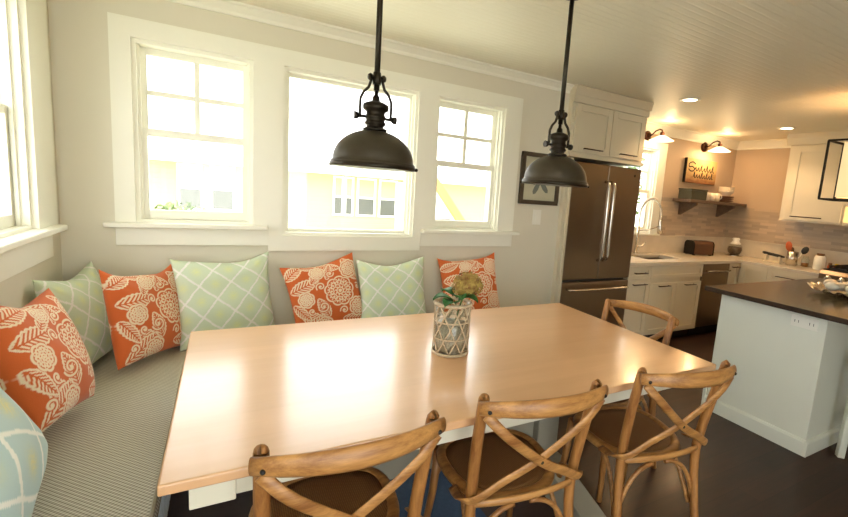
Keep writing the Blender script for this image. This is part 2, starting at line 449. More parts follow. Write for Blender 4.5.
for k, (x0, x1) in enumerate(((-.16, .22), (.46, .86), (3.15, 3.32), (3.44, 3.58), (3.76, 4.17), (4.35, 4.76), (8.3, 8.9))):
    z0, z1 = 1.2, 2.12
    w_ = MB(); t = .05
    w_.box(hl(x0) - t, hl(x0), -.04, 0, z0 - t, z1 + t); w_.box(hl(x1), hl(x1) + t, -.04, 0, z0 - t, z1 + t)
    w_.box(hl(x0), hl(x1), -.04, 0, z1, z1 + t); w_.box(hl(x0), hl(x1), -.04, 0, z0 - t, z0); w_.box(hl(x0), hl(x1), -.04, 0, 1.62, 1.67)
    wo = w_.build('window', M['ext_white'], hs)
    B(hl(x0), hl(x1), -.03, -.01, z0, 1.62).build('pane', M['ext_glass'], wo)
    B(hl(x0), hl(x1), -.03, -.01, 1.67, z1).build('blind', M['siding'], wo)
# eave height of the house is world z 1.57: drop wall and roof
for ch in hs.children:
    if ch.name.startswith('wall'): ch.scale.z = 2.2 / 3.3
    if ch.name.startswith('roof'): ch.location.z = -1.1
def foliage(mb, cx, cy, cz, rx, ry, rz, n, size, r_):
    for _ in range(n):
        th = r_.uniform(0, 2 * PI); ph = math.acos(r_.uniform(-1, 1)); q = r_.uniform(.55, 1) 
        p = Vector((cx + rx * q * math.sin(ph) * math.cos(th), cy + ry * q * math.sin(ph) * math.sin(th), cz + rz * q * math.cos(ph)))
        a = Vector((r_.uniform(-1, 1), r_.uniform(-1, 1), r_.uniform(-.4, 1))).normalized(); b = a.orthogonal().normalized(); s = size * r_.uniform(.6, 1.2)
        mb.add([p - a * s, p + b * s * .45, p + a * s, p - b * s * .45], [(0, 1, 2, 3)])
bt = thing('bush', 'low leafy green bush against the pale neighbouring house', 'bush', (.1, 5.2, -.6))
fb = MB(); foliage(fb, 0, 0, 1.07, .62, .45, .5, 900, .06, rnd); foliage(fb, .1, 0, .5, .55, .45, .5, 400, .06, rnd)
fb.build('foliage', M['bush'], bt); MB().tube([(0, 0, 0), (.02, 0, .5), (0, 0, .9)], [.05, .03, .015], 8).build('trunk', M['plank'], bt)
# lean-to gable with an ochre barge board, right of the house
gb = thing('shed', 'small shed with an ochre sloping roof edge beyond the right window', 'shed', (5.2, 5.6, -.6))
MB().prism([(-.74, 0), (.42, 0), (.42, .72), (-.74, 2.12)], 'y', 0, 2.4).build('shingle_wall', M['ext_white'], gb)
MB().prism([(-.82, 2.12), (-.74, 2.26), (.62, .60), (.50, .50)], 'y', -.12, -.002).build('roof_edge', M['plank'], gb)
B(-.80, -.36, -.03, 0, 1.0, 1.42).build('shingle_panel', M['shingle'], gb)
for (x, y, h) in ((6.6, 3.6, 3.2), (9.6, 5.6, 3.8)):
    tr = thing('tree', 'tall yard tree outside the kitchen window, %s' % ('nearer and smaller' if h < 3.5 else 'farther and taller'), 'tree', (x, y, -.6))
    MB().tube([(0, 0, 0), (.05, 0, h * .5), (0, .1, h)], [.14, .1, .04], 8).build('trunk', M['plank'], tr)
    q = MB(); foliage(q, 0, 0, h * .75, 1.1, 1.1, 1.3, 900, .12, rnd); q.build('foliage', M['bush'], tr)

# ------------------------------------------------------------------ banquette
bq = thing('banquette', 'built-in L-shaped bench under the windows with a boarded pale blue front', 'bench', (0, 0, 0))
b_ = MB(); b_.box(.003, .50, -2.6, -.003, .08, .42); b_.box(.50, 2.78, -.57, -.003, .08, .42)
b_.build('bench_box', M['beadpanel'], bq)
b_ = MB(); b_.box(.02, .47, -2.58, -.003, 0, .08); b_.box(.47, 2.76, -.54, -.003, 0, .08); b_.build('toe_kick', M['bench_paint'], bq)
b_ = MB(); b_.prism([(.003, -.003), (2.8, -.003), (2.8, -.59), (.525, -.59), (.525, -2.62), (.003, -2.62)], 'z', .42, .44)
b_.build('seat_board', M['bench_paint'], bq, .004)
b_ = MB()
for k in range(30):
    y = -2.55 + k * .066; b_.box(.5, .507, y, y + .052, .1, .40)
b_.build('front_slats', M['bench_paint'], bq)
def cushion(name, label, x0, x1, y0, y1, edge):
    r = thing(name, label, 'cushion', (0, 0, 0), group='bench cushions')
    B(x0, x1, y0, y1, .441, .505).build('cover', M['weave'], r, .018, 4)
    p = MB()
    for z in (.499, .446): p.tube([(q[0], q[1], z) for q in edge], .0055, 8)
    p.build('piping', M['cord'], r)
    return r
cushion('bench_cushion', 'long grey basketweave bench cushion running along the left wall', .004, .535, -2.62, -.004, [(.53, -2.6, 0), (.53, -.61, 0)])
cushion('bench_cushion', 'grey basketweave bench cushion under the three windows, behind the table', .54, 2.80, -.60, -.004, [(.56, -.596, 0), (2.79, -.596, 0)])

# ------------------------------------------------------------------ pillows
def sm(e0, e1, x): 
    t = np.clip((x - e0) / (e1 - e0), 0, 1); return t * t * (3 - 2 * t)
def orange_pat(u, v, seed):
    R_ = np.random.RandomState(seed)
    w = np.zeros_like(u); occ = np.zeros_like(u)
    def put(mask, val, cut=None):
        nonlocal w
        if cut is not None: w = w * (1 - cut)
        w = np.maximum(w, mask * val)
    def line(d, t): return 1 - sm(t * .75, t * 1.3, np.abs(d))
    def leaf(cx, cy, ang, L, W):
        nonlocal w
        x = (u - cx) * math.cos(ang) + (v - cy) * math.sin(ang); y = -(u - cx) * math.sin(ang) + (v - cy) * math.cos(ang)
        t = x / L; inside = (t > 0) & (t < 1)
        ww = W * np.sin(np.clip(t, 0, 1) * PI) ** .7 * (1 - .25 * t) * (1 + .16 * np.abs(np.sin(t * 26)))
        d = np.abs(y) - ww
        body = (d < 0) & inside
        w = np.where(body | ((d < .012) & inside), 0, w)
        w = np.maximum(w, np.where(inside, line(d, .0085), 0))
        vein = np.abs(((x - np.abs(y) * 1.1) / L * 9) % 1 - .5)
        w = np.where(body & (d < -.010), np.maximum(sm(.2, .3, vein), 0) * (np.abs(y) > .006), w)
    def medal(cx, cy, R, n, ph):
        nonlocal w
        x, y = u - cx, v - cy; r = np.hypot(x, y); th = np.arctan2(y, x) + ph
        sc_ = np.abs(np.sin(n * th / 2))
        o = R * (.86 + .14 * sc_ ** .6)
        w = np.where(r < o + .014, 0, w)
        w = np.maximum(w, line(r - o, .010))
        for q, m_ in ((.72, 1), (.46, -1)):
            o2 = R * q * (.84 + .16 * np.abs(np.sin(n * th / 2 + (PI / 4 if m_ < 0 else 0))) ** .6)
            w = np.maximum(w, line(r - o2, .0075))
        pet = (np.abs(np.sin(n * th)) > .62) & (r > R * .50) & (r < R * .64); w = np.where(pet, 1, w)
        dots = (np.abs(np.sin(n * th * 1.5)) > .7) & (r > R * .76) & (r < R * .83); w = np.where(dots, 1, w)
        w = np.maximum(w, line(r - R * .22, .008)); w = np.where(r < R * .12, 1, w)
        w = np.where((np.abs(np.sin(n * th * .5)) > .8) & (r > R * .24) & (r < R * .36), 1, w)
    def curl(cx, cy, R, turns, ph, sgn):
        nonlocal w
        x, y = u - cx, v - cy; r = np.hypot(x, y); th = sgn * np.arctan2(y, x) + ph
        k = R / (turns * 2 * PI); best = np.full_like(u, 9.)
        for m_ in range(-1, int(turns) + 2):
            tt = th % (2 * PI) + 2 * PI * m_
            rr_ = k * tt; ok = (tt > 1.2) & (tt < turns * 2 * PI)
            best = np.where(ok, np.minimum(best, np.abs(r - rr_)), best)
        near = best < .018; w = np.where(near, 0, w); w = np.maximum(w, line(best, .0085))
        w = np.where(r < .014, 1, w)
    for cx, cy, ang, L, W in ((.02, .62, .2, .42, .085), (.0, .80, .55, .34, .07), (.42, .98, -.5, .34, .07), (.10, .30, -.5, .34, .085), (.05, .03, .6, .42, .09), (.62, .12, -.1, .38, .07), (.30, .70, .9, .26, .06), (.80, .98, -1.2, .30, .06), (.45, .20, 1.9, .30, .07), (.02, .46, -.9, .30, .06), (.96, .06, 1.9, .26, .06), (.52, .72, 1.2, .26, .05), (.98, .62, 2.2, .26, .06), (.22, .98, -.1, .22, .05)):
        leaf(cx, cy, ang + R_.uniform(-.15, .15), L, W)
    medal(.66, .52, .205, 9, .3); medal(.20, .50, .105, 7, .1); medal(.86, .80, .13, 8, .6); medal(.42, .86, .10, 7, 0); medal(.88, .24, .14, 8, .2); medal(.36, .10, .12, 7, .8)
    for cx, cy, R, tn, ph, sg in ((.42, .64, .065, 1.6, 0, 1), (.40, .36, .075, 1.7, 1.5, -1), (.58, .80, .055, 1.5, 3, 1), (.66, .24, .06, 1.6, .5, 1), (.12, .16, .05, 1.5, 2, -1), (.95, .52, .05, 1.5, 1, 1), (.24, .33, .045, 1.4, 4, 1)):
        curl(cx, cy, R, tn, ph, sg)
    o = np.array(S((216, 104, 46))[:3]); wh = np.array(S((246, 226, 196))[:3])
    return o * (1 - w[..., None]) + wh * w[..., None]
def green_pat(u, v, seed, n=2.95, base=(214, 229, 204), tint=(224, 234, 178), lw=.042):
    a = (u * 1.0 + v * 1.0) * n + .35 + seed * .17; b = (u * 1.15 - v * .95) * n + .2 + seed * .23
    wob = .012 * np.sin(a * 9) * np.sin(b * 8)
    da = np.abs((a + wob) % 1 - .5); db = np.abs((b + wob) % 1 - .5)
    la = (da > .5 - lw); lb = (db > .5 - lw)
    ctr = np.exp(-((da / .2) ** 2 + (db / .2) ** 2)); rag = .5 + .5 * np.sin(v * 160 + 4 * np.sin(u * 50))
    t = np.clip(ctr * (.55 + .45 * rag), 0, 1)
    c_ = np.array(S(base)[:3]) * (1 - t[..., None]) + np.array(S(tint)[:3]) * t[..., None]
    w = np.where(la | lb, 1., 0.)[..., None]
    return c_ * (1 - w) + np.array(S((246, 248, 242))[:3]) * w
def blue_pat(u, v, seed):
    return green_pat(u, v, seed, 2.1, (190, 214, 214), (226, 222, 160), .04)
def pillow(name, label, loc, yaw, tilt, roll, size, thick, pat, seed, N=120, sag=.03, cat='pillow', group=None, floorz=None):
    g = np.linspace(-1, 1, N); U_, V_ = np.meshgrid(g, g)
    R_ = np.random.RandomState(seed)
    h = ((1 - np.abs(U_) ** 2.6) * (1 - np.abs(V_) ** 2.6)); h = np.clip(h, 0, 1) ** .48
    s = size / 2
    X = s * U_ * (1 - .075 * (1 - V_ ** 2) * np.abs(U_) ** 3) ; Z = s * V_ * (1 - .065 * (1 - U_ ** 2) * np.abs(V_) ** 3)
    top = np.clip((V_ + .2) / 1.2, 0, 1) ** 2
    Z = Z - sag * top * (1 - U_ ** 2) * (1 + .3 * np.sin(3 * U_ + seed))
    corner = (np.abs(U_ * V_)) ** 6
    wr = np.zeros_like(U_)
    for _ in range(9):
        an = R_.uniform(0, PI); fr = R_.uniform(4, 11); ph = R_.uniform(0, 6)
        wr += np.sin(fr * (U_ * math.cos(an) + V_ * math.sin(an)) + ph + 1.3 * np.sin(2 * U_ * V_ + ph)) / fr
    # corner creases
    for cu, cv in ((1, 1), (-1, 1), (1, -1), (-1, -1)):
        du, dv = U_ - cu, V_ - cv; r = np.hypot(du, dv) + 1e-6; th = np.arctan2(dv, du)
        wr += .35 * np.exp(-r * 2.2) * np.sin(th * 14 + seed + cu) * np.clip(r * 2.5, 0, 1)
    yy = thick / 2 * h * (1 + .16 * (-V_) * 1) 
    front = -(yy + wr * .010 * np.clip(h, 0, 1)); back = yy * .9
    vs = []; 
    F_ = np.stack([X, front, Z], -1).reshape(-1, 3); K = np.stack([X, back, Z], -1).reshape(-1, 3)
    idx = np.arange(N * N).reshape(N, N)
    a, b, c_, d = idx[:-1, :-1].ravel(), idx[:-1, 1:].ravel(), idx[1:, 1:].ravel(), idx[1:, :-1].ravel()
    nb = N * N
    faces = np.concatenate([np.stack([a, b, c_, d], -1), np.stack([d, c_, b, a], -1) + nb])
    me = bpy.data.meshes.new(name)
    allv = np.concatenate([F_, K])
    me.from_pydata(allv.tolist(), [], faces.tolist()); me.update()
    col = pat((U_ + 1) / 2, (V_ + 1) / 2, seed).reshape(-1, 3)
    if name and seed % 2 == 1 and pat is orange_pat: pass
    rgba = np.ones((2 * nb, 4), 'f'); rgba[:nb, :3] = col; rgba[nb:, :3] = col
    at = me.color_attributes.new('weave_colour', 'FLOAT_COLOR', 'POINT'); at.data.foreach_set('color', rgba.ravel())
    bm = bmesh.new(); bm.from_mesh(me); bmesh.ops.remove_doubles(bm, verts=bm.verts, dist=2e-4); bm.to_mesh(me); bm.free()
    me.polygons.foreach_set('use_smooth', [True] * len(me.polygons))
    me.materials.append(M['cloth'])
    o = new_obj(name, me); ya, ti, ro = (math.radians(q) for q in (yaw, tilt, roll))
    Xv = Vector((math.cos(ya), math.sin(ya), 0)); n = Vector((math.sin(ya), -math.cos(ya), 0)); U = math.cos(ti) * Vector((0, 0, 1)) - math.sin(ti) * n
    Xr = math.cos(ro) * Xv + math.sin(ro) * U; Ur = -math.sin(ro) * Xv + math.cos(ro) * U; Yr = Ur.cross(Xr)
    mw = Matrix(((Xr.x, Yr.x, Ur.x, loc[0]), (Xr.y, Yr.y, Ur.y, loc[1]), (Xr.z, Yr.z, Ur.z, loc[2]), (0, 0, 0, 1)))
    o.matrix_world = mw
    return tag(o, label, cat, group)
G = 'throw pillows along the bench'
pillow('throw_pillow', 'large pale blue lattice pillow with yellow flecks at the near left end of the bench', (.175, -1.545, .765), 92, 20, 14, .48, .17, blue_pat, 3, 120, group=G)
pillow('throw_pillow', 'orange floral pillow leaning against the left wall beside the blue lattice pillow', (.165, -.955, .79), 86, 18, -9, .45, .15, orange_pat, 2, 190, group=G)
pillow('throw_pillow', 'pale green lattice pillow against the left wall, half hidden behind an orange one', (.125, -.27, .735), 78, 14, 0, .46, .15, green_pat, 1, 110, group=G)
pillow('throw_pillow', 'orange floral pillow standing in the corner between two green lattice pillows', (.375, -.275, .745), 60, 13, -5, .46, .14, orange_pat, 5, 190, sag=.05, group=G)
pillow('throw_pillow', 'pale green lattice pillow beneath the left window, at the table corner', (.715, -.14, .755), 14, 10, 2.5, .49, .15, green_pat, 0, 130, group=G)
pillow('throw_pillow', 'tilted orange floral pillow beneath the large middle window', (1.25, -.13, .745), 5, 14, 11, .45, .13, orange_pat, 8, 190, sag=.02, group=G)
pillow('throw_pillow', 'pale green lattice pillow right of the middle window orange pillow', (1.675, -.15, .745), -5, 12, 3, .46, .15, green_pat, 2, 120, group=G)
pillow('throw_pillow', 'orange floral pillow beneath the right window, behind the flowers', (2.26, -.15, .76), -5, 12, 6, .46, .13, orange_pat, 11, 190, sag=.03, group=G)

# ------------------------------------------------------------------ dining table
TL, TR_, TB, TF, TZ = .576, 2.633, -.718, -1.832, .76
tb = thing('dining_table', 'long dining table with honey maple top and cream painted trestle base', 'table', ((TL + TR_) / 2, (TB + TF) / 2, 0))
cx, cy = (TL + TR_) / 2, (TB + TF) / 2
B(TL - cx, TR_ - cx, TF - cy, TB - cy, TZ - .028, TZ).build('tabletop', M['tabletop'], tb, .005, 3)
ap = MB(); i_ = .07
ap.box(.73 - cx, TR_ - cx - i_, TF + i_ - cy, TF + i_ + .022 - cy, .648, TZ - .028); ap.box(.65 - cx, TR_ - cx - i_, TB - i_ - .022 - cy, TB - i_ - cy, .648, TZ - .028)
ap.box(TR_ - cx - i_ - .022, TR_ - cx - i_, TF + i_ + .022 - cy, TB - i_ - .022 - cy, .648, TZ - .028); ap.box(.65 - cx, .672 - cx, TF + i_ + .03 - cy, TB - i_ - .022 - cy, .648, TZ - .028)
ap.build('apron', M['table_white'], tb, .002)
B(.63 - cx, .73 - cx, TF + i_ - .004 - cy, TF + i_ + .024 - cy, .636, TZ - .028).build('apron_end', M['table_white'], tb, .003)
for x in (1.10, 2.115):
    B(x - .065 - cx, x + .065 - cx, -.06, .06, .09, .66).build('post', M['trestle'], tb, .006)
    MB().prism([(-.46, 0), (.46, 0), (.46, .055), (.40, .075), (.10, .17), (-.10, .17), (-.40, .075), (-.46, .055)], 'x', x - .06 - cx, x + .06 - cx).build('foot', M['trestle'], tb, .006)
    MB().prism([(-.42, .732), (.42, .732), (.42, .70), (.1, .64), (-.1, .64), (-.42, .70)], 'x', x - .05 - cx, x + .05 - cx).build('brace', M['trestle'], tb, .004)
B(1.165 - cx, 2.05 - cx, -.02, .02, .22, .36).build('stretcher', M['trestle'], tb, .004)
tag(B(1.12, 1.72, -1.50, -.90, 0.001, .012).build('blue_floor_patch', M['patch_blue'], None, .003), 'small slate blue patch on the dark floor beneath the table', 'mat')  # thin flat piece of slate blue lying on the floor

# ------------------------------------------------------------------ chairs
def arc3(p0, p1, p2, n=12):
    p0, p1, p2 = Vector(p0), Vector(p1), Vector(p2)
    c_ = 2 * p1 - (p0 + p2) / 2
    return [(1 - t) ** 2 * p0 + 2 * t * (1 - t) * c_ + t * t * p2 for t in (i / n for i in range(n + 1))]
def make_chair(label, loc, rz):
    """front = +y, back at -y"""
    t = thing('cross_back_chair', label, 'chair', loc, rz, 'cross-back dining chairs')
    # seat outline: rounded trapezoid
    def outline(sc_, n=40):
        pts = []
        for k in range(n):
            th = 2 * PI * k / n; c_, s_ = math.cos(th), math.sin(th)
            e = 2.6
            x = abs(c_) ** (2 / e) * (1 if c_ > 0 else -1); y = abs(s_) ** (2 / e) * (1 if s_ > 0 else -1)
            w_ = .192 + .018 * y
            pts.append((x * w_ * sc_, y * .192 * sc_))
        return pts
    o = outline(1.0)
    fr = MB().tube([(x, y, .452) for x, y in o], 1, 10, flat=(.021, .017), up=(0, 0, 1), closed=True)
    fr.build('seat_frame', M['chair_h'], t)
    sv = [(0, 0, .452)]; sf = []
    rings = [.25, .5, .75, .93]
    for q in rings: sv += [(x * q, y * q, .452 + .012 * q ** 2) for x, y in o]
    n = len(o)
    for k in range(n): sf.append((0, 1 + k, 1 + (k + 1) % n))
    for i in range(len(rings) - 1):
        for k in range(n): sf.append((1 + i * n + k, 1 + i * n + (k + 1) % n, 1 + (i + 1) * n + (k + 1) % n, 1 + (i + 1) * n + k))
    m2 = MB(); m2.add(sv, sf, True); so = m2.build('woven_seat', M['rattan'], t)
    md = so.modifiers.new('solid', 'SOLIDIFY'); md.thickness = .01; md.offset = -1
    for s_ in (-1, 1):
        # rear post: floor to crest, gently S-curved
        pts = [(s_ * .205, -.285, 0), (s_ * .197, -.235, .2), (s_ * .19, -.205, .42), (s_ * .193, -.212, .55), (s_ * .199, -.238, .70), (s_ * .203, -.268, .845), (s_ * .204, -.273, .857)]
        P_ = []
        for i in range(len(pts) - 1):
            for q in range(4):
                a = q / 4
                p0, p1, p2, p3 = (Vector(pts[max(0, min(len(pts) - 1, i + d_))]) for d_ in (-1, 0, 1, 2))
                P_.append(.5 * ((2 * p1) + (-p0 + p2) * a + (2 * p0 - 5 * p1 + 4 * p2 - p3) * a * a + (-p0 + 3 * p1 - 3 * p2 + p3) * a ** 3))
        P_.append(Vector(pts[-1]))
        MB().tube(P_, [.0155 + .003 * math.sin(PI * i / (len(P_) - 1)) for i in range(len(P_))], 12).build('rear_post', M['chair'], t)
        MB().tube([(s_ * .175, .165, .44), (s_ * .183, .18, .25), (s_ * .205, .215, 0)], [.018, .016, .013], 12).build('front_leg', M['chair'], t)
        # bentwood hoops below the seat
        MB().tube(arc3((s_ * .19, -.205, .22), (s_ * .17, -.10, .40), (s_ * .17, .02, .437), 12), .009, 8).build('side_brace', M['chair_h'], t)
        MB().tube(arc3((s_ * .19, -.215, .25), (s_ * .13, -.212, .39), (s_ * .03, -.205, .432), 12), .009, 8).build('rear_brace', M['chair_h'], t)
        MB().tube(arc3((s_ * .187, .185, .25), (s_ * .13, .185, .38), (s_ * .03, .19, .437), 12), .009, 8).build('front_brace', M['chair_h'], t)
        # cross strap
        k_ = -.006 * s_
        pp = [(-s_ * .206, -.302, .822), (-s_ * .14, -.315 + k_, .755), (0, -.290 + k_, .636), (s_ * .11, -.268 + k_, .568), (s_ * .19, -.245, .515), (s_ * .222, -.205, .493), (s_ * .216, -.11, .470)]
        Q = []
        for i in range(len(pp) - 1):
            for q in range(4):
                a = q / 4; p0, p1, p2, p3 = (Vector(pp[max(0, min(len(pp) - 1, i + d_))]) for d_ in (-1, 0, 1, 2))
                Q.append(.5 * ((2 * p1) + (-p0 + p2) * a + (2 * p0 - 5 * p1 + 4 * p2 - p3) * a * a + (-p0 + 3 * p1 - 3 * p2 + p3) * a ** 3))
        Q.append(Vector(pp[-1]))
        MB().tube(Q, 1, 10, flat=(.0155, .0055), up=(0, 1, 0.0)).build('cross_strap', M['chair_h'], t)
        MB().ball((s_ * .203, -.316, .838), .0065, 8, 6).build('bolt', M['black'], t)
    # crest rail: bowed to the rear
    R_ = []
    for i in range(17):
        a = -1 + 2 * i / 16
        R_.append((a * .225, -.292 - .070 * (1 - a * a), .842 + .010 * (1 - a * a)))
    MB().tube(R_, [(.50 + .50 * math.cos(a * 1.15)) for a in [-1 + 2 * i / 16 for i in range(17)]], 14, flat=(.013, .029), up=(0, .12, 1)).build('crest_rail', M['chair_h'], t)
    MB().tube([(0, -.302, .636), (0, -.278, .636)], .006, 8).build('centre_bolt', M['black'], t)
    # rear seat rail
    MB().tube(arc3((-.19, -.212, .475), (0, -.235, .475), (.19, -.212, .475), 10), 1, 10, flat=(.008, .013), up=(0, 0, 1)).build('rear_rail', M['chair_h'], t)
    return t
make_chair('oak cross-back chair nearest the bench, its rail in front of the bare table end', (.978, -1.672, 0), 0)
make_chair('oak cross-back chair in the middle of the three near-side chairs', (1.59, -1.66, 0), math.radians(-6.3))
make_chair('oak cross-back chair nearest the kitchen island, at the table corner', (2.245, -1.70, 0), math.radians(-9.4))
make_chair('oak cross-back chair at the far table end, before the fridge', (2.462, -1.325, 0), math.radians(99))

# ------------------------------------------------------------------ pendants
def pendant(label, x, y, zr, warm):
    K = .85
    t = thing('pendant_lamp', label, 'pendant lamp', (x, y, zr), group='pendant lamps over the table'); t.scale = (K, K, K)
    R = .178
    def dome(r_, s_=1):
        return [(r_ * math.cos(a), .03 + .115 * math.sin(a) ** .9 if a > 0 else .03) for a in [PI / 2 * i / 14 for i in range(13)]]
    out = [(R + .002, .0), (R + .002, .018), (R - .004, .024)] + [(R * .965 * math.cos(a), .026 + .134 * math.sin(a)) for a in [PI / 2 * .86 * i / 14 for i in range(15)]]
    out += [(.042, .162), (.04, .168)]
    inn = [(r_ - .004 if r_ > .05 else r_, z - .004) for r_, z in out]
    m = MB(); m.lathe(out + inn[::-1] + [out[0]], 48)
    m.build('shade', M['bronze'], t)
    MB().lathe([(R - .006, .003), (R * .95, .026)] + [(R * .945 * math.cos(a), .024 + .126 * math.sin(a)) for a in [PI / 2 * .8 * i / 10 for i in range(11)]], 40).build('inner_lining', M['white'], t)
    rim = MB(); rim.lathe([(R - .008, -.004), (R + .004, -.004), (R + .006, .004), (R + .004, .014), (R - .004, .014)], 48)
    for a in (-PI / 6, PI * 5 / 6, PI * .5): rim.ball((math.cos(a) * (R + .010), math.sin(a) * (R + .010), .002), .008, 10, 6)
    rim.build('rim', M['bronze2'], t)
    MB().lathe([(.0, -.002), (R - .012, -.002), (R - .012, .003), (0, .003)], 40).build('lens', M['frost'], t)
    nk = MB(); nk.lathe([(.050, .156), (.052, .164), (.044, .168), (.037, .170), (.037, .178), (.045, .184), (.046, .190), (.040, .196), (.040, .204), (.046, .210), (.046, .216), (.040, .222), (.040, .236), (.053, .244), (.056, .256), (.052, .268), (.035, .276), (.017, .282), (.015, .300), (.009, .306), (.008, .330)], 32)
    nk.build('socket_housing', M['bronze2'], t)
    yk = MB()
    for s_ in (-1, 1):
        yk.tube([(s_ * .066, 0, .205), (s_ * .068, 0, .25), (s_ * .067, 0, .285), (s_ * .055, 0, .312), (s_ * .034, 0, .335), (s_ * .026, 0, .36), (s_ * .024, 0, .375)], 1, 10, flat=(.006, .009), up=(0, 1, 0))
        yk.tube([(s_ * .04, 0, .212), (s_ * .078, 0, .212)], .0065, 10)
    yk.tube([(-.03, 0, .378), (.03, 0, .378)], .010, 12)
    yo = yk.build('yoke', M['bronze2'], t)
    for s_ in (-1, 1):
        kb = MB(); kb.tube([(s_ * .070, 0, .212), (s_ * .077, 0, .212), (s_ * .092, 0, .212)], [.008, .015, .017], 14); kb.build('knob', M['bronze2'], t)
        kb = MB(); kb.tube([(s_ * .022, 0, .378), (s_ * .030, 0, .378), (s_ * .038, 0, .378)], [.014, .016, .010], 12); kb.build('pivot_knob', M['bronze2'], t)
    top = (H - zr) / K
    rd = MB(); rd.tube([(0, 0, .325), (0, 0, top - .02)], .0125, 12); rd.lathe([(.017, .35), (.019, .37), (.016, .40), (.010, .405)], 16); rd.build('rod', M['bronze2'], t)
    MB().lathe([(.012, top - .03), (.046, top - .022), (.05, top - .001), (0, top - .001)], 24).build('canopy', M['bronze2'], t)
    MB().ball((0, 0, .085), .028, 14, 10).build('bulb', M['bulb_dim'], t)
    l = bpy.data.lights.new('bulb_light', 'POINT'); l.energy = warm; l.color = (1, .62, .30); l.shadow_soft_size = .03
    lo = new_obj('bulb_light', l, t); lo.location = (0, 0, .045)
    return t
fm = NT('frosted_lens'); fm.set(Roughness=.5); fm.b.inputs['Base Color'].default_value = S((245, 236, 215)); fm.b.inputs['Transmission Weight'].default_value = .9; M['frost'] = fm.m
M['frost'] = glassy('frosted_lens', (.95, .93, .88, 1), .25, 1.5)
M['bulb_dim'] = emit('warm_bulb', (1, .62, .32, 1), 1)
M['bulb_hot'] = emit('hot_bulb', (1, .76, .48, 1), 2)
pendant('dark bronze dome pendant hanging over the left half of the table, against the middle window', 1.187, -1.275, 1.513, .25)
pendant('dark bronze dome pendant hanging over the right half of the table, before the starfish picture', 2.05, -1.275, 1.513, 1.1)

# ------------------------------------------------------------------ woven vase and flower
vx, vy = 1.545, -1.30
va = thing('vase', 'round glass vase wrapped in woven pale rope, standing on the table', 'vase', (vx, vy, TZ))
MB().lathe([(.0, .002), (.082, .002), (.086, .02), (.088, .215), (.085, .215), (.082, .02), (.0, .008)], 36).build('glass_liner', M['thin_glass'], va)
MB().lathe([(0, .009), (.080, .009), (.083, .06), (.083, .13), (0, .135)], 28).build('pale_filling', plain('pale_vase_filling', (196, 184, 160), .6, var=.35, scale=55, bump=1), va)  # pale filling added so the vase looks lit from within
rp = MB()
for k in range(9):
    for s_ in (-1, 1):
        rp.tube([(.0915 * math.cos(2 * PI * k / 9 + s_ * 1.35 * q / 14), .0915 * math.sin(2 * PI * k / 9 + s_ * 1.35 * q / 14), .012 + .205 * q / 14) for q in range(15)], 1, 6, flat=(.003, .0042), up=(0, 0, 1))
for z in (.01, .075, .145): rp.tube([(.093 * math.cos(a), .093 * math.sin(a), z) for a in [2 * PI * q / 32 for q in range(32)]], .0035, 6, closed=True)
rp.build('rope_lattice', M['rope'], va)
rb = MB(); rb.tube([(.092 * math.cos(a), .092 * math.sin(a), .218) for a in [2 * PI * q / 36 for q in range(36)]], .008, 8, closed=True); rb.build('rope_rim', M['rope'], va); rb = MB()
rb.tube([(.090 * math.cos(a), .090 * math.sin(a), .007) for a in [2 * PI * q / 36 for q in range(36)]], .007, 8, closed=True); rb.build('rope_base', M['rope'], va)
va.scale = (.83, .83, 1.0)
fl = thing('hydrangea', 'dried olive and rust hydrangea with green leaves in the rope vase', 'flower', (vx + .008, vy, TZ + .207))
MB().tube([(-.01, .0, -.18), (.02, .01, -.05), (.045, .0, .07)], .004, 8).build('stem', M['stem'], fl)
hd = NT('hydrangea_petals'); hd.set(Roughness=.8)
hd.L(hd.mix(hd.math('MULTIPLY_ADD', hd.noise(hd.coord(), 26, 2), 2.4, -.7), S((206, 180, 96)), S((118, 66, 34))), hd.b.inputs['Base Color']); M['petal'] = hd.m
fh = MB()
for _ in range(420):
    th = rnd.uniform(0, 2 * PI); ph = math.acos(rnd.uniform(-.75, 1)); q = rnd.uniform(.8, 1.02)
    d = Vector((math.sin(ph) * math.cos(th), math.sin(ph) * math.sin(th), math.cos(ph))); p = Vector((.055, 0, .085)) + Vector((d.x * .068, d.y * .06, d.z * .058)) * q
    a = d.orthogonal().normalized(); b = d.cross(a); r = rnd.uniform(.007, .0115); tw = rnd.uniform(0, PI)
    a, b = a * math.cos(tw) + b * math.sin(tw), b * math.cos(tw) - a * math.sin(tw)
    a = (a + d * rnd.uniform(-.5, .5)); b = (b + d * rnd.uniform(-.5, .5))
    fh.add([p + a * r, p + (a + b) * r * .3 + d * .002, p + b * r, p + (b - a) * r * .3, p - a * r, p - (a + b) * r * .3 + d * .002, p - b * r, p + (a - b) * r * .3], [(0, 1, 2, 3, 4, 5, 6, 7)])
fh.ball((.055, 0, .083), .050, 16, 10, (1.05, .95, .9)); fh.build('flower_head', M['petal'], fl, weld=False)
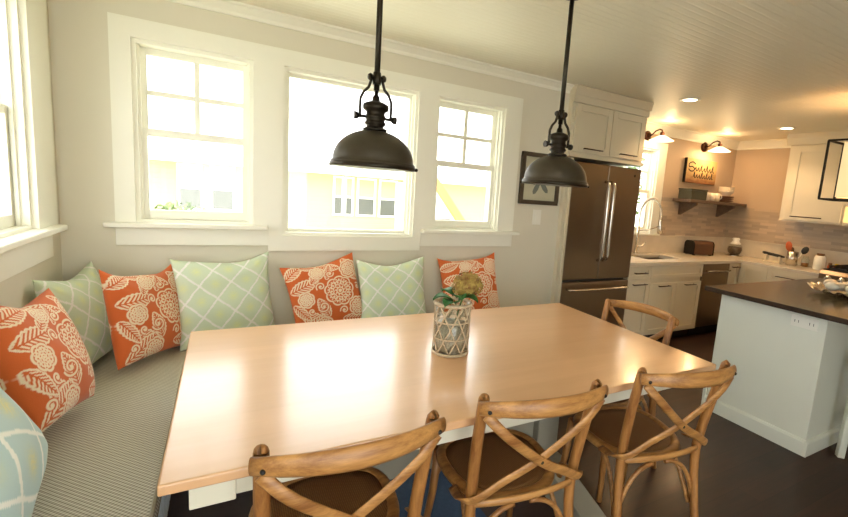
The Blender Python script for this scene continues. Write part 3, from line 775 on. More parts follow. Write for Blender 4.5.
for (ax, ay, az, an, L, W) in ((-.01, -.03, .03, -2.5, .10, .04), (-.02, -.02, .04, 2.9, .085, .035), (.0, -.03, .045, -.9, .09, .04), (.01, -.02, .05, .1, .08, .036), (0, .02, .05, 1.8, .08, .035), (-.01, -.03, .055, -1.7, .075, .035)):
    lf = MB(); vs = []; fs = []
    for i in range(9):
        t_ = i / 8; w_ = W * math.sin(PI * t_) ** .7 * (1 - .3 * t_) + .001
        for j in (-1, 0, 1):
            x = L * t_; y = w_ * j; z = .03 * math.sin(t_ * 2.2) + (.010 if j else 0) - .02 * t_ ** 2
            vs.append((ax + x * math.cos(an) - y * math.sin(an), ay + x * math.sin(an) + y * math.cos(an), az + z - .02))
    for i in range(8):
        for j in range(2): fs.append((i * 3 + j, i * 3 + j + 1, (i + 1) * 3 + j + 1, (i + 1) * 3 + j))
    lf.add(vs, fs, True); l_ = lf.build('leaf', M['leaf'], fl); md = l_.modifiers.new('solid', 'SOLIDIFY'); md.thickness = .0012

# ------------------------------------------------------------------ starfish picture, switch
pc = thing('framed_picture', 'dark-framed starfish picture on the wall right of the windows', 'picture', (2.915, 0, 1.588))
w_, h_ = .195, .205; fr = MB(); t_ = .034
fr.box(-w_, w_, -.025, 0, h_ - t_, h_); fr.box(-w_, w_, -.025, 0, -h_, -h_ + t_); fr.box(-w_, -w_ + t_, -.025, 0, -h_ + t_, h_ - t_); fr.box(w_ - t_, w_, -.025, 0, -h_ + t_, h_ - t_)
fr.build('frame', plain('frame_dark_wood', (74, 62, 48), .5, var=.12, scale=20), pc, .002)
B(-w_ + t_, w_ - t_, -.012, -.002, -h_ + t_, h_ - t_).build('mat_board', plain('mat_board', (196, 192, 168), .8, var=.05), pc)
st = MB(); vs = [(0, -.022, -.01)]; 
pts = []
for k in range(40):
    a = 2 * PI * k / 40 + PI / 2 + .12; q = abs(math.cos((k / 40 * 5 % 1) * PI)) ** 2.2
    r = .026 + .10 * q; pts.append((r * math.cos(a), r * math.sin(a) - .015))
st.add([(0, -.020, -.015)] + [(x, -.0125, z) for x, z in pts], [(0, 1 + k, 1 + (k + 1) % 40) for k in range(40)], False)
st.build('starfish', plain('starfish_grey', (112, 116, 108), .7, var=.15, scale=60), pc)
sw = thing('light_switch', 'white light switch plate below the starfish picture', 'light switch', (2.92, 0, 1.28))
B(-.042, .042, -.007, 0, -.062, .062).build('plate', M['white'], sw, .003); B(-.015, .015, -.011, -.007, -.033, .033).build('rocker', M['white'], sw, .001)
# ------------------------------------------------------------------ kitchen units (local frame: x along the front, front face at y=0, body behind)
def shaker(name, parent, x0, x1, z0, z1, handle=None, mat=None, t=.02, fw=.055):
    g = .002; x0 += g; x1 -= g; z0 += g; z1 -= g; m = MB(); fw = min(fw, (z1 - z0) * .3, (x1 - x0) * .25)
    m.box(x0, x0 + fw, -t, 0, z0, z1); m.box(x1 - fw, x1, -t, 0, z0, z1)
    m.box(x0 + fw, x1 - fw, -t, 0, z1 - fw, z1); m.box(x0 + fw, x1 - fw, -t, 0, z0, z0 + fw); m.box(x0 + fw, x1 - fw, -t + .009, 0, z0 + fw, z1 - fw)
    d = m.build(name, mat or M['cabinet'], parent, .0015)
    if handle:
        hx0, hx1, hz = handle; h = MB(); h.tube([(hx0, -t - .028, hz), (hx1, -t - .028, hz)], .0055, 8)
        for hx in (hx0 + .015, hx1 - .015): h.tube([(hx, -t, hz), (hx, -t - .028, hz)], .0045, 8)
        h.build('handle', M['red_bronze'], d)
    return d
def cab(label, loc, rz, w, depth, z0, z1, fronts, cat='cabinet', name='base_cabinet', toe=True, group=None):
    c_ = thing(name, label, cat, loc, rz, group)
    B(0.001, w - .001, .001, depth, z0, z1).build('body', M['cabinet'], c_)
    if toe: B(0.001, w - .001, .06, depth, 0, z0 - .0005).build('toe_kick', M['black'], c_)
    for k in fronts: shaker(*((k[0], c_) + tuple(k[1:])))
    return c_
FY = .035
cab('cream base cabinet with one drawer, between the fridge and the sink cabinet', (4.10, FY, 0), 0, .34, .60, .1, .845,
    [('drawer', 0, .34, .70, .84, (.08, .26, .77)), ('door', 0, .34, .105, .695, (.07, .27, .655))])
cab('cream sink cabinet with two doors below the faucet', (4.44, FY, 0), 0, .85, .60, .1, .66,
    [('door', 0, .425, .105, .655, (.12, .30, .625)), ('door', .425, .85, .105, .655, (.12 + .425, .30 + .425, .625))], name='sink_cabinet')
sf = [x for x in COL.objects if x.name.startswith('sink_cabinet')][0]
shaker('false_drawer', sf, 0, .85, .70, .84)
MB().box(.001, .849, .001, .02, .66, .845).box(.001, .02, .02, .60, .66, .845).box(.83, .849, .02, .60, .66, .845).build('sink_surround', M['cabinet'], sf)
dw = thing('dishwasher', 'stainless dishwasher with bar handle, right of the sink cabinet', 'dishwasher', (5.29, FY, 0))
B(.003, .497, .004, .60, .1, .845).build('body', M['black'], dw); B(.003, .497, .05, .60, 0, .099).build('toe_kick', M['black'], dw)
B(.005, .495, -.022, .002, .115, .74).build('door', M['steel'], dw, .004); B(.005, .495, -.022, .002, .745, .842).build('control_strip', M['steel'], dw, .004)
h = MB(); h.tube([(.04, -.06, .765), (.46, -.06, .765)], .009, 10)
for x in (.06, .44): h.tube([(x, -.02, .765), (x, -.06, .765)], .007, 8)
h.build('handle', M['steel2'], dw)
cab('narrow cream base cabinet in the inner corner, right of the dishwasher', (5.792, FY, 0), 0, .226, .60, .1, .845, [('door', 0, .2, .105, .84, (.03, .17, .80))])
RX = 6.02
cab('cream corner base cabinet with a plain door, on the right-hand run', (RX, .03, 0), -PI / 2, .33, .59, .1, .845, [('door', .02, .33, .105, .84)])
cab('cream drawer cabinet beside the range', (RX, -.30, 0), -PI / 2, .51, .59, .1, .845,
    [('drawer', 0, .51, .68, .84, (.10, .41, .77)), ('drawer', 0, .51, .40, .675, (.10, .41, .54)), ('drawer', 0, .51, .105, .395, (.10, .41, .26))], name='drawer_cabinet')
# worktops
wt = MB(); HX = (4.56, 5.10); HY = (.17, .47)
wt.box(4.10, HX[0], .0, .638, .845, .878); wt.box(HX[1], RX - .02, .0, .638, .845, .878); wt.box(HX[0], HX[1], .0, HY[0], .845, .878); wt.box(HX[0], HX[1], HY[1], .638, .845, .878)
wt.box(RX - .02, XR - .002, -.812, .638, .845, .878)
tag(wt.build('worktop', M['counter'], None), 'pale quartz L-shaped kitchen worktop along sink wall and right wall', 'worktop')
sk = thing('sink', 'undermounted steel sink basin set in the pale worktop', 'sink', (4.83, .32, .665))
m = MB(); a, b = .265, .145
m.box(-a, a, -b, b, .0, .006); m.box(-a, -a + .006, -b, b, .006, .178); m.box(a - .006, a, -b, b, .006, .178); m.box(-a + .006, a - .006, -b, -b + .006, .006, .178); m.box(-a + .006, a - .006, b - .006, b, .006, .178)
m.build('basin', M['steel'], sk); MB().lathe([(0, .007), (.035, .007), (.04, .009), (.025, .011), (0, .010)], 20).build('drain', M['steel2'], sk)
fc = thing('faucet', 'tall chrome spring-neck pull-down faucet behind the sink', 'faucet', (4.80, .555, .878))
MB().lathe([(.028, 0), (.028, .012), (.018, .02), (.018, .20), (.014, .215), (.014, .33)], 20).build('column', M['steel2'], fc)
N_ = []
for i in range(27):
    a = PI - PI * i / 26; N_.append((.17 + .17 * math.cos(a), 0 - .02 * i / 26, .45 + .19 * math.sin(a)))
N_ = [(0, 0, .33), (0, 0, .40)] + N_ + [(.34, -.02, .40)]
tb_ = MB(); tb_.tube(N_, .007, 10); tb_.build('neck', M['steel2'], fc)
sp = []
for i in range(len(N_) * 18):
    q = i / 18; k = min(int(q), len(N_) - 2); p = Vector(N_[k]).lerp(Vector(N_[k + 1]), q - k) if k < len(N_) - 1 else Vector(N_[-1])
    tdir = (Vector(N_[k + 1]) - Vector(N_[k])).normalized(); a = tdir.cross(Vector((0, 1, .01))).normalized(); b = tdir.cross(a)
    th = i * 2 * PI / 9; sp.append(p + (a * math.cos(th) + b * math.sin(th)) * .0125)
MB().tube(sp, .0028, 5).build('spring', M['steel2'], fc)
MB().tube([(.34, -.02, .41), (.343, -.02, .36), (.35, -.02, .30), (.36, -.02, .24)], [.012, .014, .02, .026], 14).build('spray_head', M['steel2'], fc)
m = MB(); m.tube([(0, 0, .27), (.16, -.01, .28), (.34, -.02, .33)], .006, 8); m.build('hose_arm', M['steel2'], fc)
m = MB(); m.tube([(0, 0, .09), (.05, -.03, .09), (.09, -.05, .14)], [.009, .008, .006], 10); m.build('lever', M['steel2'], fc)
# backsplash slab, tile
struct('trim_7', MB().box(XC + 1, XR - .001, YK - .02, YK, .879, 1.075).box(XR - .02, XR, -1.7, YK - .02, .879, 1.075).box(XC + 1, XR - .02, YK - .035, YK, 1.075, 1.09).box(XR - .035, XR, -1.7, YK - .035, 1.075, 1.09), M['counter'])
struct('trim_8', MB().box(5.235, XR - .001, YK - .008, YK, 1.09, 1.55).box(XR - .008, XR, -1.9, YK - .009, 1.09, 1.50), M['tile'])

# fridge and its surround
fr_ = thing('refrigerator', 'stainless french-door refrigerator with bottom freezer drawer', 'refrigerator', (3.215, -.05, 0))
FW = .83
B(.004, FW - .004, .062, .66, .02, 1.765).build('body', plain('fridge_side_grey', (90, 86, 80), .5, .3), fr_, .004)
for nm, x0, x1, hx in (('left_door', .0, .413, .385), ('right_door', .417, FW, .447)):
    d = B(x0, x1, 0, .06, .745, 1.765).build(nm, M['steel'], fr_, .01, 3)
    m = MB(); m.tube([(hx, -.005, .92), (hx, -.05, .935), (hx, -.06, .97), (hx, -.06, 1.57), (hx, -.05, 1.605), (hx, -.005, 1.62)], 1, 12, flat=(.016, .013)); m.build('handle', M['steel2'], d)
d = B(0, FW, 0, .06, .03, .722).build('freezer_drawer', M['steel'], fr_, .01, 3)
m = MB(); m.tube([(.06, -.005, .665), (.07, -.055, .665), (.10, -.06, .665), (FW - .1, -.06, .665), (FW - .07, -.055, .665), (FW - .06, -.005, .665)], 1, 12, flat=(.013, .010)); m.build('handle', M['steel2'], d)
MB().tube([(.745, -.001, 1.70), (.745, .0, 1.70)], .012, 16).build('badge', M['iron'], fr_)
fp = B(XC + .022, XC + .045, -.06, .60, 0, 1.79).build('fridge_side_panel', M['cabinet'], None, .002); tag(fp, 'tall cream end panel at the left side of the refrigerator', 'cabinet panel')
B(XC - .013, XC + .022, -.045, -.001, 0, 1.79).build('face_strip', M['cabinet'], fp)
uc = thing('wall_cabinet', 'cream two-door wall cabinet above the refrigerator', 'cabinet', (XC - .02, -.05, 1.795))
UW = .885
B(0, UW, .001, .60, 0, .50).build('body', M['cabinet'], uc)
B(-.003, UW + .003, -.022, .05, -.0, .028).build('bottom_rail', M['cabinet'], uc)
shaker('door', uc, .03, .445, .04, .43, (.13, .34, .075)); shaker('door', uc, .445, .86, .04, .43, (.55, .76, .075))
B(0, UW, -.020, 0, .435, .50).build('top_rail', M['cabinet'], uc)
MB().prism([(-.018, .49), (-.03, .49), (-.045, .55), (-.045, H - 1.795 - .002), (.6, H - 1.795 - .002), (.6, .50), (-.018, .50)], 'x', -.008, UW + .012).build('crown', M['cabinet'], uc, .002)

# right wall cabinet, hood
rc = thing('wall_cabinet', 'tall cream single-door wall cabinet on the right wall beside the hood', 'cabinet', (6.28, -.19, 1.385), -PI / 2)
B(0, .62, .001, .335, 0, .86).build('body', M['cabinet'], rc); shaker('door', rc, .05, .60, .02, .84, (.13, .44, .055), fw=.07)
MB().prism([(-.018, .85), (-.03, .85), (-.06, .92), (-.06, H - 1.385 - .002), (.335, H - 1.385 - .002), (.335, .86), (-.018, .86)], 'x', -.03, .62).build('crown', M['cabinet'], rc, .002)
rh = thing('range_hood', 'cream range hood with warm light, right of the wall cabinet', 'range hood', (6.62, -1.20, 1.385))
B(-.42, -.001, -.385, .385, .20, H - 1.385 - .002).build('chimney', M['cabinet'], rh)
B(-.34, -.001, -.385, .385, 0, .03).build('spice_shelf', M['cabinet'], rh); B(-.03, -.002, -.385, .385, .03, .2).build('back_panel', M['kitchen_wall'], rh)
l = bpy.data.lights.new('hood_light', 'POINT'); l.energy = 1.0; l.color = (1, .66, .34); l.shadow_soft_size = .03; lo = new_obj('hood_light', l, rh); lo.location = (-.2, 0, .12)
MB().lathe([(0, .185), (.04, .185), (.045, .199), (0, .199)], 16, (-.2, 0, 0)).build('lamp_lens', M['bulb_dim'], rh)

# range
rg = thing('range_cooker', 'stainless range with a row of round knobs behind the island', 'stove', (5.985, -.815, 0), -PI / 2)
B(.004, .756, .0, .60, .10, .86).build('body', M['steel'], rg, .004); B(.02, .74, .05, .58, 0, .10).build('plinth', M['black'], rg)
MB().prism([(-.01, .74), (-.045, .75), (-.045, .84), (-.01, .875), (.59, .875), (.59, .861), (.01, .861), (.001, .74)], 'x', .004, .756).build('control_panel', M['steel'], rg, .003)
B(.03, .73, -.03, 0, .16, .72).build('oven_door', M['steel'], rg, .006)
m = MB(); m.tube([(.06, -.08, .66), (.70, -.08, .66)], .011, 10); m.tube([(.09, -.03, .66), (.09, -.08, .66)], .008, 8); m.tube([(.67, -.03, .66), (.67, -.08, .66)], .008, 8); m.build('oven_handle', M['steel2'], rg)
for k in range(6):
    x = .09 + k * .116; kb = MB(); kb.tube([(x, -.045, .797), (x, -.050, .797), (x, -.052, .797), (x, -.085, .799)], [.034, .034, .026, .022], 18); kb.build('knob', M['steel2'] if k % 1 == 0 else None, rg)
B(.01, .75, .02, .56, .876, .884).build('cooktop', M['iron'], rg)
for k in range(3):
    gm = MB(); x0 = .03 + k * .235
    for q in range(5): gm.box(x0 + .01 + q * .05, x0 + .022 + q * .05, .05, .53, .905, .92)
    for y in (.05, .28, .518): gm.box(x0 + .01, x0 + .222, y, y + .012, .895, .906)
    for xx in (x0 + .01, x0 + .21):
        for y in (.05, .518): gm.box(xx, xx + .012, y, y + .012, .884, .896)
    gm.build('grate', M['iron'], rg)
B(.01, .75, .562, .598, .862, .95).build('back_guard', M['steel'], rg, .003)

rg.scale.z = 1.06
# ------------------------------------------------------------------ worktop things
WZ = .878
to = thing('toaster', 'rounded brown-steel toaster on the worktop beside the sink', 'toaster', (5.80, .44, WZ), -.25)
def rr_poly(w, h, r, z0=0):
    P_ = []
    for cx_, cz_, a0 in ((w - r, h - r, 0), (-w + r, h - r, PI / 2), (-w + .01, .01, PI), (w - .01, .01, 1.5 * PI)):
        r_ = r if cz_ > .02 else .01
        for i in range(7): a = a0 + PI / 2 * i / 6; P_.append((cx_ + r_ * math.cos(a), z0 + cz_ + r_ * math.sin(a)))
    return P_
tm = plain('warm_brushed_metal', (122, 92, 76), .3, .8, var=.06)
MB().prism(rr_poly(.085, .165, .05, .012), 'x', -.14, .14, None).build('shell', tm, to, .01, 3)
for x in (-.15, .14): MB().prism(rr_poly(.088, .17, .05, .006), 'x', x, x + .012).build('end_cap', M['iron'], to, .003)
m = MB(); m.box(-.11, .11, -.035, -.012, .176, .1785); m.box(-.11, .11, .012, .035, .176, .1785); m.build('slot', M['black'], to)
m = MB(); [m.box(sx * .12 - .012, sx * .12 + .012, sy * .06 - .012, sy * .06 + .012, 0, .014) for sx in (-1, 1) for sy in (-1, 1)]; m.build('foot', M['black'], to)
B(.153, .172, -.02, .02, .10, .118).build('lever', M['steel2'], to, .002)
mx = thing('glass_canister', 'round-bellied glass canister with pale lid in the kitchen corner', 'canister', (6.33, .30, WZ))
MB().lathe([(.0, 0), (.10, 0), (.105, .008), (.10, .016), (.03, .022)], 28).build('base', M['steel2'], mx)
MB().lathe([(.05, .022), (.075, .04), (.088, .085), (.08, .13), (.055, .155)], 28).build('glass_bowl', M['thin_glass'], mx)
MB().lathe([(0, .025), (.048, .025), (.070, .045), (.082, .085), (.075, .12), (0, .12)], 24).build('contents', plain('amber_contents', (96, 72, 44), .5, var=.3, scale=40), mx)
MB().lathe([(.058, .155), (.06, .165), (.045, .178), (.035, .20), (.045, .225), (.03, .235), (0, .237)], 24).build('lid', M['white'], mx)
uk = thing('utensil_crock', 'steel utensil crock on the right-hand worktop', 'crock', (6.36, -.36, WZ))
MB().lathe([(0, .001), (.055, .001), (.057, .16), (.053, .16), (.051, .01), (0, .01)], 24).build('crock', M['steel2'], uk)
def utensil(name, label, dx, dy, lx, ly, L, col, head, cat):
    t = thing(name, label, cat, (6.36 + dx, -.36 + dy, WZ + .02))
    MB().tube([(0, 0, 0), (lx * .6, ly * .6, L * .6)], .006, 8).build('handle', col if name != 'turner' else M['steel2'], t)
    d = Vector((lx, ly, L)).normalized(); c_ = Vector((lx * .6, ly * .6, L * .6)) + d * head[1]
    R3 = Vector((0, 0, 1)).rotation_difference(d).to_matrix()
    MB().ball(c_, 1, 14, 8, (head[2], head[0], head[1] * 1.05), R3).build('head', col, t)
utensil('spatula', 'orange spatula standing in the steel crock', -.005, .02, -.02, .03, .24, M['orange_spoon'], (.036, .055, .010), 'spatula')
utensil('turner', 'black kitchen turner leaning out of the steel crock', .0, -.02, .01, -.12, .22, M['black'], (.036, .045, .010), 'spatula')
utensil('wooden_spoon', 'wooden spoon with brown bowl in the steel crock', .02, .01, .06, .05, .20, M['cork'], (.026, .035, .009), 'spoon')
kr = thing('knife_rest', 'pale wooden rest holding a black-handled tool, left of the crock', 'knife rest', (6.40, -.14, WZ))
B(-.04, .04, -.09, .09, 0, .02).build('base', M['cabinet'], kr, .004); MB().box(-.03, .03, -.085, -.065, .02, .075).box(-.03, .03, .065, .085, .02, .085).build('upright', M['cabinet'], kr, .003)
MB().tube([(0, .13, .105), (0, .11, .10), (0, -.06, .083), (0, -.12, .078)], [.012, .018, .018, .010], 12).build('black_handle', M['black'], kr)
jr = thing('glass_jar', 'small clear glass jar between the crock and the white canister', 'jar', (6.40, -.48, WZ))
MB().lathe([(0, .001), (.036, .001), (.04, .01), (.04, .09), (.03, .105), (.03, .125), (.027, .125), (.027, .10), (.036, .088), (.036, .01), (0, .008)], 20).build('glass', M['thin_glass'], jr)
MB().lathe([(0, .009), (.035, .009), (.035, .05), (0, .05)], 16).build('contents', M['amber'], jr)
cn = thing('white_canister', 'white canister with a brown cork lid beside the range', 'canister', (6.40, -.62, WZ))
MB().lathe([(0, 0), (.05, 0), (.056, .01), (.056, .13), (.046, .15), (.036, .155), (0, .155)], 24).build('jar', M['white'], cn); MB().lathe([(.034, .155), (.037, .18), (0, .18)], 18).build('cork_lid', M['cork'], cn)
for i, (y, mt, lb) in enumerate(((-.715, M['orange_spoon'], 'small orange spice pot beside the white canister'), (-.775, M['amber'], 'small amber bottle with a yellow lid at the range edge'))):
    q = thing('spice_bottle', lb, 'bottle', (6.42, y, WZ), group='spice bottles')
    MB().lathe([(0, 0), (.022, 0), (.024, .006), (.024, .055), (.015, .065), (.0, .066)], 16).build('bottle', mt, q); MB().lathe([(.017, .063), (.018, .088), (0, .088)], 14).build('lid', M['yellow'] if i else M['cork'], q)

# ------------------------------------------------------------------ shelf and its things
sh = thing('wall_shelf', 'long dark wooden wall shelf on two brackets above the worktop', 'shelf', (6.0, .64, 1.515))
B(-.57, .61, -.25, -.009, 0, .035).build('board', M['grey_wood'], sh, .003)
for x in (-.42, .36): MB().prism([(-.24, 0), (-.009, 0), (-.009, -.16), (-.03, -.16), (-.24, -.03)], 'x', x - .015, x + .015).build('bracket', M['grey_wood'], sh, .002)
SZ = 1.551
bx = thing('storage_box', 'dark green box on the left end of the wall shelf', 'box', (5.62, .50, SZ))
B(-.15, .15, -.09, .09, 0, .105).build('box', M['basket'], bx, .006); B(-.155, .155, -.095, .095, .106, .125).build('lid', M['basket'], bx, .005)
for k, (x, lb) in enumerate(((5.86, 'white mug on the shelf, next to the dark green box'), (5.965, 'white mug in the middle of the three mugs on the shelf'), (6.07, 'white mug on the shelf, next to the stacked bowls'))):
    m_ = thing('mug', lb, 'mug', (x, .48, SZ), group='mugs on the shelf')
    MB().lathe([(0, .001), (.036, .001), (.042, .008), (.043, .10), (.039, .10), (.038, .012), (0, .01)], 22).build('cup', M['mirror_white'], m_)
    MB().tube([(.0, -.04, .085), (0, -.065, .075), (0, -.068, .045), (0, -.04, .022)], .005, 8).build('handle', M['mirror_white'], m_)
for k in range(3):
    m_ = tag(MB().lathe([(0, 0), (.06, 0), (.098, .018), (.102, .024), (.096, .024), (.06, .008), (0, .006)], 28).build('brown_plate', M['brownware']), ['brown plate lowest in the stack at the shelf right end', 'brown plate in the middle of the shelf stack', 'brown plate directly beneath the white bowls on the shelf'][k], 'plate', 'brown plates'); m_.location = (6.24, .47, SZ + k * .0255)
for k in range(3):
    m_ = tag(MB().lathe([(0, 0), (.045, 0), (.05, .01), (.09, .052), (.096, .065), (.090, .065), (.045, .016), (0, .012)], 28).build('white_bowl', M['mirror_white']), ['white bowl resting on the brown plates, lowest of its stack', 'white bowl in the middle of the bowl stack on the shelf', 'white bowl topmost of the stack on the shelf'][k], 'bowl', 'white bowls'); m_.location = (6.24, .47, SZ + .078 + k * .024)
# sign
sg = thing('wall_sign', 'wooden plank sign with dark script lettering below a sconce', 'sign', (5.885, YK, 1.905))
def signmat():
    n = NT('graded_sign_board'); n.set(Roughness=.7)  # lighter towards the top, browner towards the bottom
    sp_ = n.N('ShaderNodeSeparateXYZ'); tc = n.N('ShaderNodeTexCoord'); n.L(tc.outputs['Object'], sp_.inputs[0])
    a = n.noise(n.coord((4, 4, 12)), 3, 5)
    f_ = n.math('SMOOTH_MIN', n.math('MULTIPLY_ADD', sp_.outputs[2], 5.5, n.math('MULTIPLY_ADD', a, .8, .35)), 1.0, .1)
    n.L(n.mix(f_, S((128, 84, 50)), S((205, 178, 120))), n.b.inputs['Base Color']); return n.m
B(-.305, .305, -.035, -.001, -.148, .148).build('board', signmat(), sg, .003); B(-.312, -.305, -.036, -.001, -.15, .15).build('dark_edge', M['iron'], sg)
def strokes(pts, w_=.008):
    Q = []
    for i in range(len(pts) - 1):
        for q in range(6):
            a = q / 6; p0, p1, p2, p3 = (Vector((pts[max(0, min(len(pts) - 1, i + d_))][0], -.0365, pts[max(0, min(len(pts) - 1, i + d_))][1])) for d_ in (-1, 0, 1, 2))
            Q.append(.5 * ((2 * p1) + (-p0 + p2) * a + (2 * p0 - 5 * p1 + 4 * p2 - p3) * a * a + (-p0 + 3 * p1 - 3 * p2 + p3) * a ** 3))
    return Q
lt = MB()
def script(x0, z0, w_, h_, n, r):
    P_ = []
    for i in range(n * 4 + 1):
        k = i // 4; ph = i % 4; big = 1.9 if k in r else 1
        x = x0 + w_ * i / (n * 4); z = z0 + (0, h_ * big, h_ * .35, -h_ * .12)[ph]
        P_.append((x + (.010 if ph == 1 else 0), z))
    return P_
lt.tube(strokes([(-.14, .085), (-.20, .105), (-.262, .08), (-.255, .045), (-.20, .05), (-.155, .03), (-.17, .0), (-.225, -.005), (-.27, .02)]), 1, 6, flat=(.0075, .003), up=(0, 1, 0))
lt.tube(strokes(script(-.15, .01, .40, .038, 7, (2, 4, 6))), 1, 6, flat=(.006, .003), up=(0, 1, 0))
lt.tube(strokes(script(-.16, -.075, .40, .036, 8, (0, 3, 5, 7))), 1, 6, flat=(.006, .003), up=(0, 1, 0))
lt.build('lettering', plain('sign_ink', (48, 38, 26), .7), sg)

# ------------------------------------------------------------------ sconces, recessed lights
M['milk'] = None
mm = NT('lit_milk_glass'); mm.b.inputs['Base Color'].default_value = S((255, 240, 214)); mm.b.inputs['Emission Color'].default_value = (1, .78, .48, 1); mm.b.inputs['Emission Strength'].default_value = .35; mm.set(Roughness=.3); M['milk'] = mm.m
for x, lb in ((4.90, 'bronze wall sconce with lit white glass shade above the kitchen window'), (5.96, 'bronze wall sconce with lit white glass shade above the plank sign')):
    s_ = thing('wall_sconce', lb, 'wall lamp', (x - .05, YK, 2.215), group='bronze wall sconces')
    m = MB(); m.tube([(0, -.001, 0), (0, -.02, 0), (0, -.028, 0)], [.062, .058, .03], 24); m.build('backplate', M['red_bronze'], s_)
    m = MB(); m.tube([(0, -.02, 0), (0, -.07, .01), (.0, -.12, .05), (.0, -.17, .065), (.0, -.205, .05), (.0, -.21, .03)], .008, 10); m.build('arm', M['red_bronze'], s_)
    MB().lathe([(.015, .035), (.024, .025), (.026, -.005), (.03, -.012), (.0, -.012)], 20, (0, -.21, 0)).build('socket', M['red_bronze'], s_)
    MB().lathe([(.03, -.008), (.06, -.022), (.125, -.058), (.128, -.062), (.122, -.062), (.058, -.027), (.028, -.013)], 32, (0, -.21, 0)).build('glass_shade', M['milk'], s_)
    MB().ball((0, -.21, -.036), .022, 12, 8).build('bulb', M['bulb_hot'], s_)
    l = bpy.data.lights.new('sconce_light', 'POINT'); l.energy = 1.2; l.color = (1, .64, .32); l.shadow_soft_size = .03; lo = new_obj('sconce_light', l, s_); lo.location = (0, -.21, -.075)
    l = bpy.data.lights.new('shade_glow', 'POINT'); l.energy = .35; l.color = (1, .64, .32); l.shadow_soft_size = .05; lo = new_obj('shade_glow', l, s_); lo.location = (.0, -.29, .055)
for x, y, lb in ((4.124, -.40, 'recessed ceiling downlight nearer the dining table'), (5.843, -.335, 'recessed ceiling downlight nearer the kitchen corner')):
    s_ = thing('recessed_light', lb, 'ceiling light', (x, y, H), group='recessed ceiling lights')
    MB().lathe([(.055, .0), (.085, .0), (.085, -.006), (.06, -.008), (.055, -.004)], 32).build('trim_ring', M['white'], s_)
    MB().lathe([(0, -.002), (.058, -.002), (.058, -.005), (0, -.005)], 28).build('lens', M['bulb_hot'], s_)
    l = bpy.data.lights.new('downlight', 'SPOT'); l.energy = 3.5; l.color = (1, .66, .36); l.spot_size = 2.0; l.spot_blend = .6; l.shadow_soft_size = .05; lo = new_obj('downlight', l, s_); lo.location = (0, 0, -.02)

# ------------------------------------------------------------------ island
isl = thing('kitchen_island', 'white-painted kitchen island body with tall baseboard', 'kitchen island', (3.77, -1.135, 0))
IW, ID = 1.45, .655
B(0, IW, -ID, 0, .0, .884).build('body', M['island'], isl, .002)
bb = MB(); bb.prism([(-.018, 0), (-.018, .085), (-.010, .098), (0, .10), (0, 0)], 'y', -ID, 0); bb.prism([(-ID, 0), (-ID - .018, 0), (-ID - .018, .085), (-ID - .010, .098), (-ID, .10)], 'x', -.018, IW)
bb.build('baseboard', M['island'], isl, .001)
B(-.022, -.004, -.0, .02, 0, .34).build('end_stile', M['island'], isl, .001)
op = B(-.008, -.001, -.612, -.465, .775, .845).build('outlet', M['white'], isl, .002)
for yy in (-.58, -.498):
    m = MB(); m.box(-.0105, -.008, yy - .026, yy + .026, .788, .832)
    m.build('receptacle', M['white'], op, .001)
    m = MB(); [m.box(-.0110, -.0104, yy + a, yy + a + .003, .802, .818) for a in (-.012, .009)]; m.build('slots', M['black'], op)
it = tag(MB().box(3.625, 5.30, -2.14, -1.09, .885, .917).build('island_worktop', M['soapstone'], None, .004), 'dark brown stone worktop on the white kitchen island', 'worktop')
# scalloped dish with pale eggs
dh = thing('scalloped_dish', 'wide clear scalloped glass dish of white eggs on the island', 'dish', (4.50, -1.66, .918))
m = MB(); n = 120; prof = [(.0, .006), (.14, .006), (.20, .014), (.25, .032), (.285, .042)]; vs = []; fs = []
for i, (r, z) in enumerate(prof):
    for k in range(n):
        th = 2 * PI * k / n; s_ = (i / 4) ** 1.5; q = 1 + .045 * s_ * math.cos(20 * th); vs.append((r * q * math.cos(th), r * q * math.sin(th), z + .012 * s_ * math.cos(20 * th)))
for i in range(4):
    for k in range(n): fs.append((i * n + k, i * n + (k + 1) % n, (i + 1) * n + (k + 1) % n, (i + 1) * n + k))
m.add(vs, fs, True); o = m.build('bowl', glassy('fluted_glass', (.90, .92, .86, 1), .12, 1.8, 3.0), dh); md = o.modifiers.new('solid', 'SOLIDIFY'); md.thickness = .005
MB().lathe([(0, 0), (.10, 0), (.10, .005), (0, .005)], 30).build('foot_ring', M['thin_glass'], dh)
epos = [(0, 0), (.1, 0), (-.1, .01), (.05, .09), (-.05, .09), (.05, -.09), (-.05, -.09), (.15, .09), (-.15, .1), (.16, -.08), (-.15, -.09), (0, .17), (0, -.17)]
elab = ['at the middle of the dish', 'just right of the middle', 'just left of the middle', 'behind the middle on the right', 'behind the middle on the left', 'in front of the middle on the right', 'in front of the middle on the left', 'at the right rear rim', 'at the left rear rim', 'at the right front rim', 'at the left front rim', 'at the far rim', 'at the near rim']
for (x, y), lb in zip(epos, elab):
    e = tag(MB().ball((0, 0, 0), .036, 16, 10, (1.3, 1, .9)).build('egg', M['mirror_white']), 'white egg in the scalloped dish, ' + lb, 'egg', 'eggs in the glass dish')
    r = math.hypot(x, y); e.location = (4.50 + x, -1.66 + y, .918 + .05 + (.018 if r > .15 else .012)); e.rotation_euler = (0, 0, rnd.uniform(0, 3))
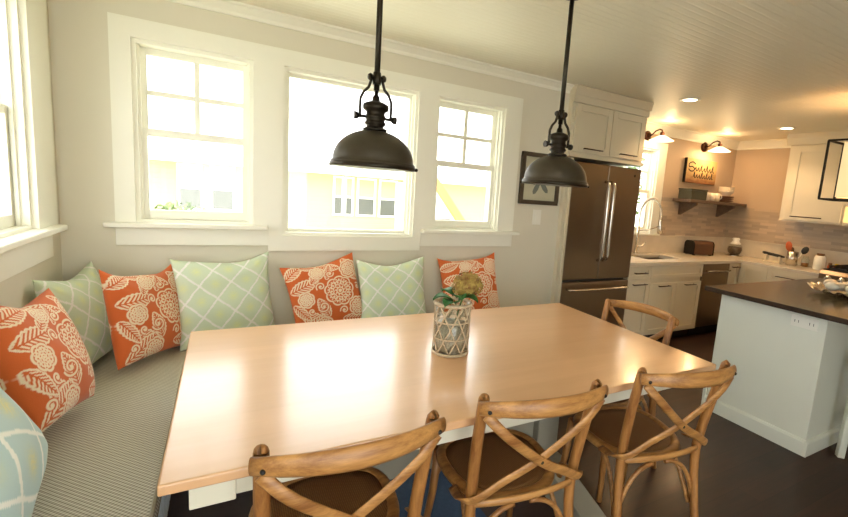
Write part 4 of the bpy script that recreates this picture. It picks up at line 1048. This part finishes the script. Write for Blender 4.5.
# stool
stl = thing('counter_stool', 'white wooden counter stool pulled up beside the island', 'stool', (4.15, -2.06, 0))
for sx in (-1, 1):
    for sy in (-1, 1):
        MB().tube([(sx * .165, sy * .165, 0), (sx * .155, sy * .155, .60)], 1, 4, flat=(.027, .027), up=(1, .0, 0)).build('leg', M['island'], stl, .003)
m = MB()
for s_ in (-1, 1): m.box(-.14, .14, s_ * .16 - .012, s_ * .16 + .012, .20, .235); m.box(s_ * .16 - .012, s_ * .16 + .012, -.14, .14, .28, .315)
m.build('stretcher', M['island'], stl, .002); B(-.19, .19, -.19, .19, .60, .635).build('seat', M['island'], stl, .01, 3)

# ------------------------------------------------------------------ lantern over the island
ln = thing('lantern_pendant', 'black metal cage lantern with cream fabric shade above the island', 'pendant lamp', (4.93, -1.52, 1.60))
LX, LY, LZ = .13, .33, .455
m = MB(); t = .007
for x in (-LX, LX):
    for y in (-LY, LY): m.box(x - t, x + t, y - t, y + t, 0, LZ)
for z in (0, LZ):
    for x in (-LX, LX): m.box(x - t, x + t, -LY, LY, z - t, z + t)
    for y in (-LY, LY): m.box(-LX, LX, y - t, y + t, z - t, z + t)
m.box(-LX, LX, -t, t, LZ - t, LZ + t)
m.build('cage', M['iron'], ln)
sh_ = NT('lit_linen_shade'); sh_.set(Roughness=.9); sh_.b.inputs['Base Color'].default_value = S((240, 214, 160)); sh_.b.inputs['Emission Color'].default_value = (1, .72, .38, 1); sh_.b.inputs['Emission Strength'].default_value = .10
a, b = .105, .235; m = MB(); q = .003
m.box(-a, a, -b, -b + q, .02, LZ - .015); m.box(-a, a, b - q, b, .02, LZ - .015); m.box(-a, -a + q, -b + q, b - q, .02, LZ - .015); m.box(a - q, a, -b + q, b - q, .02, LZ - .015)
m.build('linen_shade', sh_.m, ln)
m = MB(); m.tube([(0, 0, .30), (0, 0, H - 1.60 - .02)], .007, 10); m.lathe([(.06, H - 1.60 - .02), (.06, H - 1.60 - .001), (0, H - 1.60 - .001)], 24); m.build('rod', M['iron'], ln)
MB().ball((0, 0, .25), .03, 14, 10).build('bulb', M['bulb_hot'], ln)
l = bpy.data.lights.new('lantern_light', 'POINT'); l.energy = 2.0; l.color = (1, .66, .34); l.shadow_soft_size = .03; lo = new_obj('lantern_light', l, ln); lo.location = (0, 0, .32)

# ------------------------------------------------------------------ daylight
w = bpy.data.worlds.new('daylight'); sc.world = w; w.use_nodes = True
bg = w.node_tree.nodes['Background']; bg.inputs[0].default_value = (.985, 1.0, .985, 1); bg.inputs[1].default_value = 1.0
sc.view_settings.view_transform = 'Standard'; sc.view_settings.look = 'None'; sc.view_settings.gamma = 1; sc.view_settings.exposure = 2.8
sc.view_settings.use_curve_mapping = False
sc.cycles.max_bounces = 10; sc.cycles.diffuse_bounces = 6; sc.cycles.glossy_bounces = 4; sc.cycles.transparent_max_bounces = 16
sc.cycles.caustics_reflective = False; sc.cycles.caustics_refractive = False; sc.cycles.sample_clamp_indirect = 6
sc.cycles.use_denoising = True
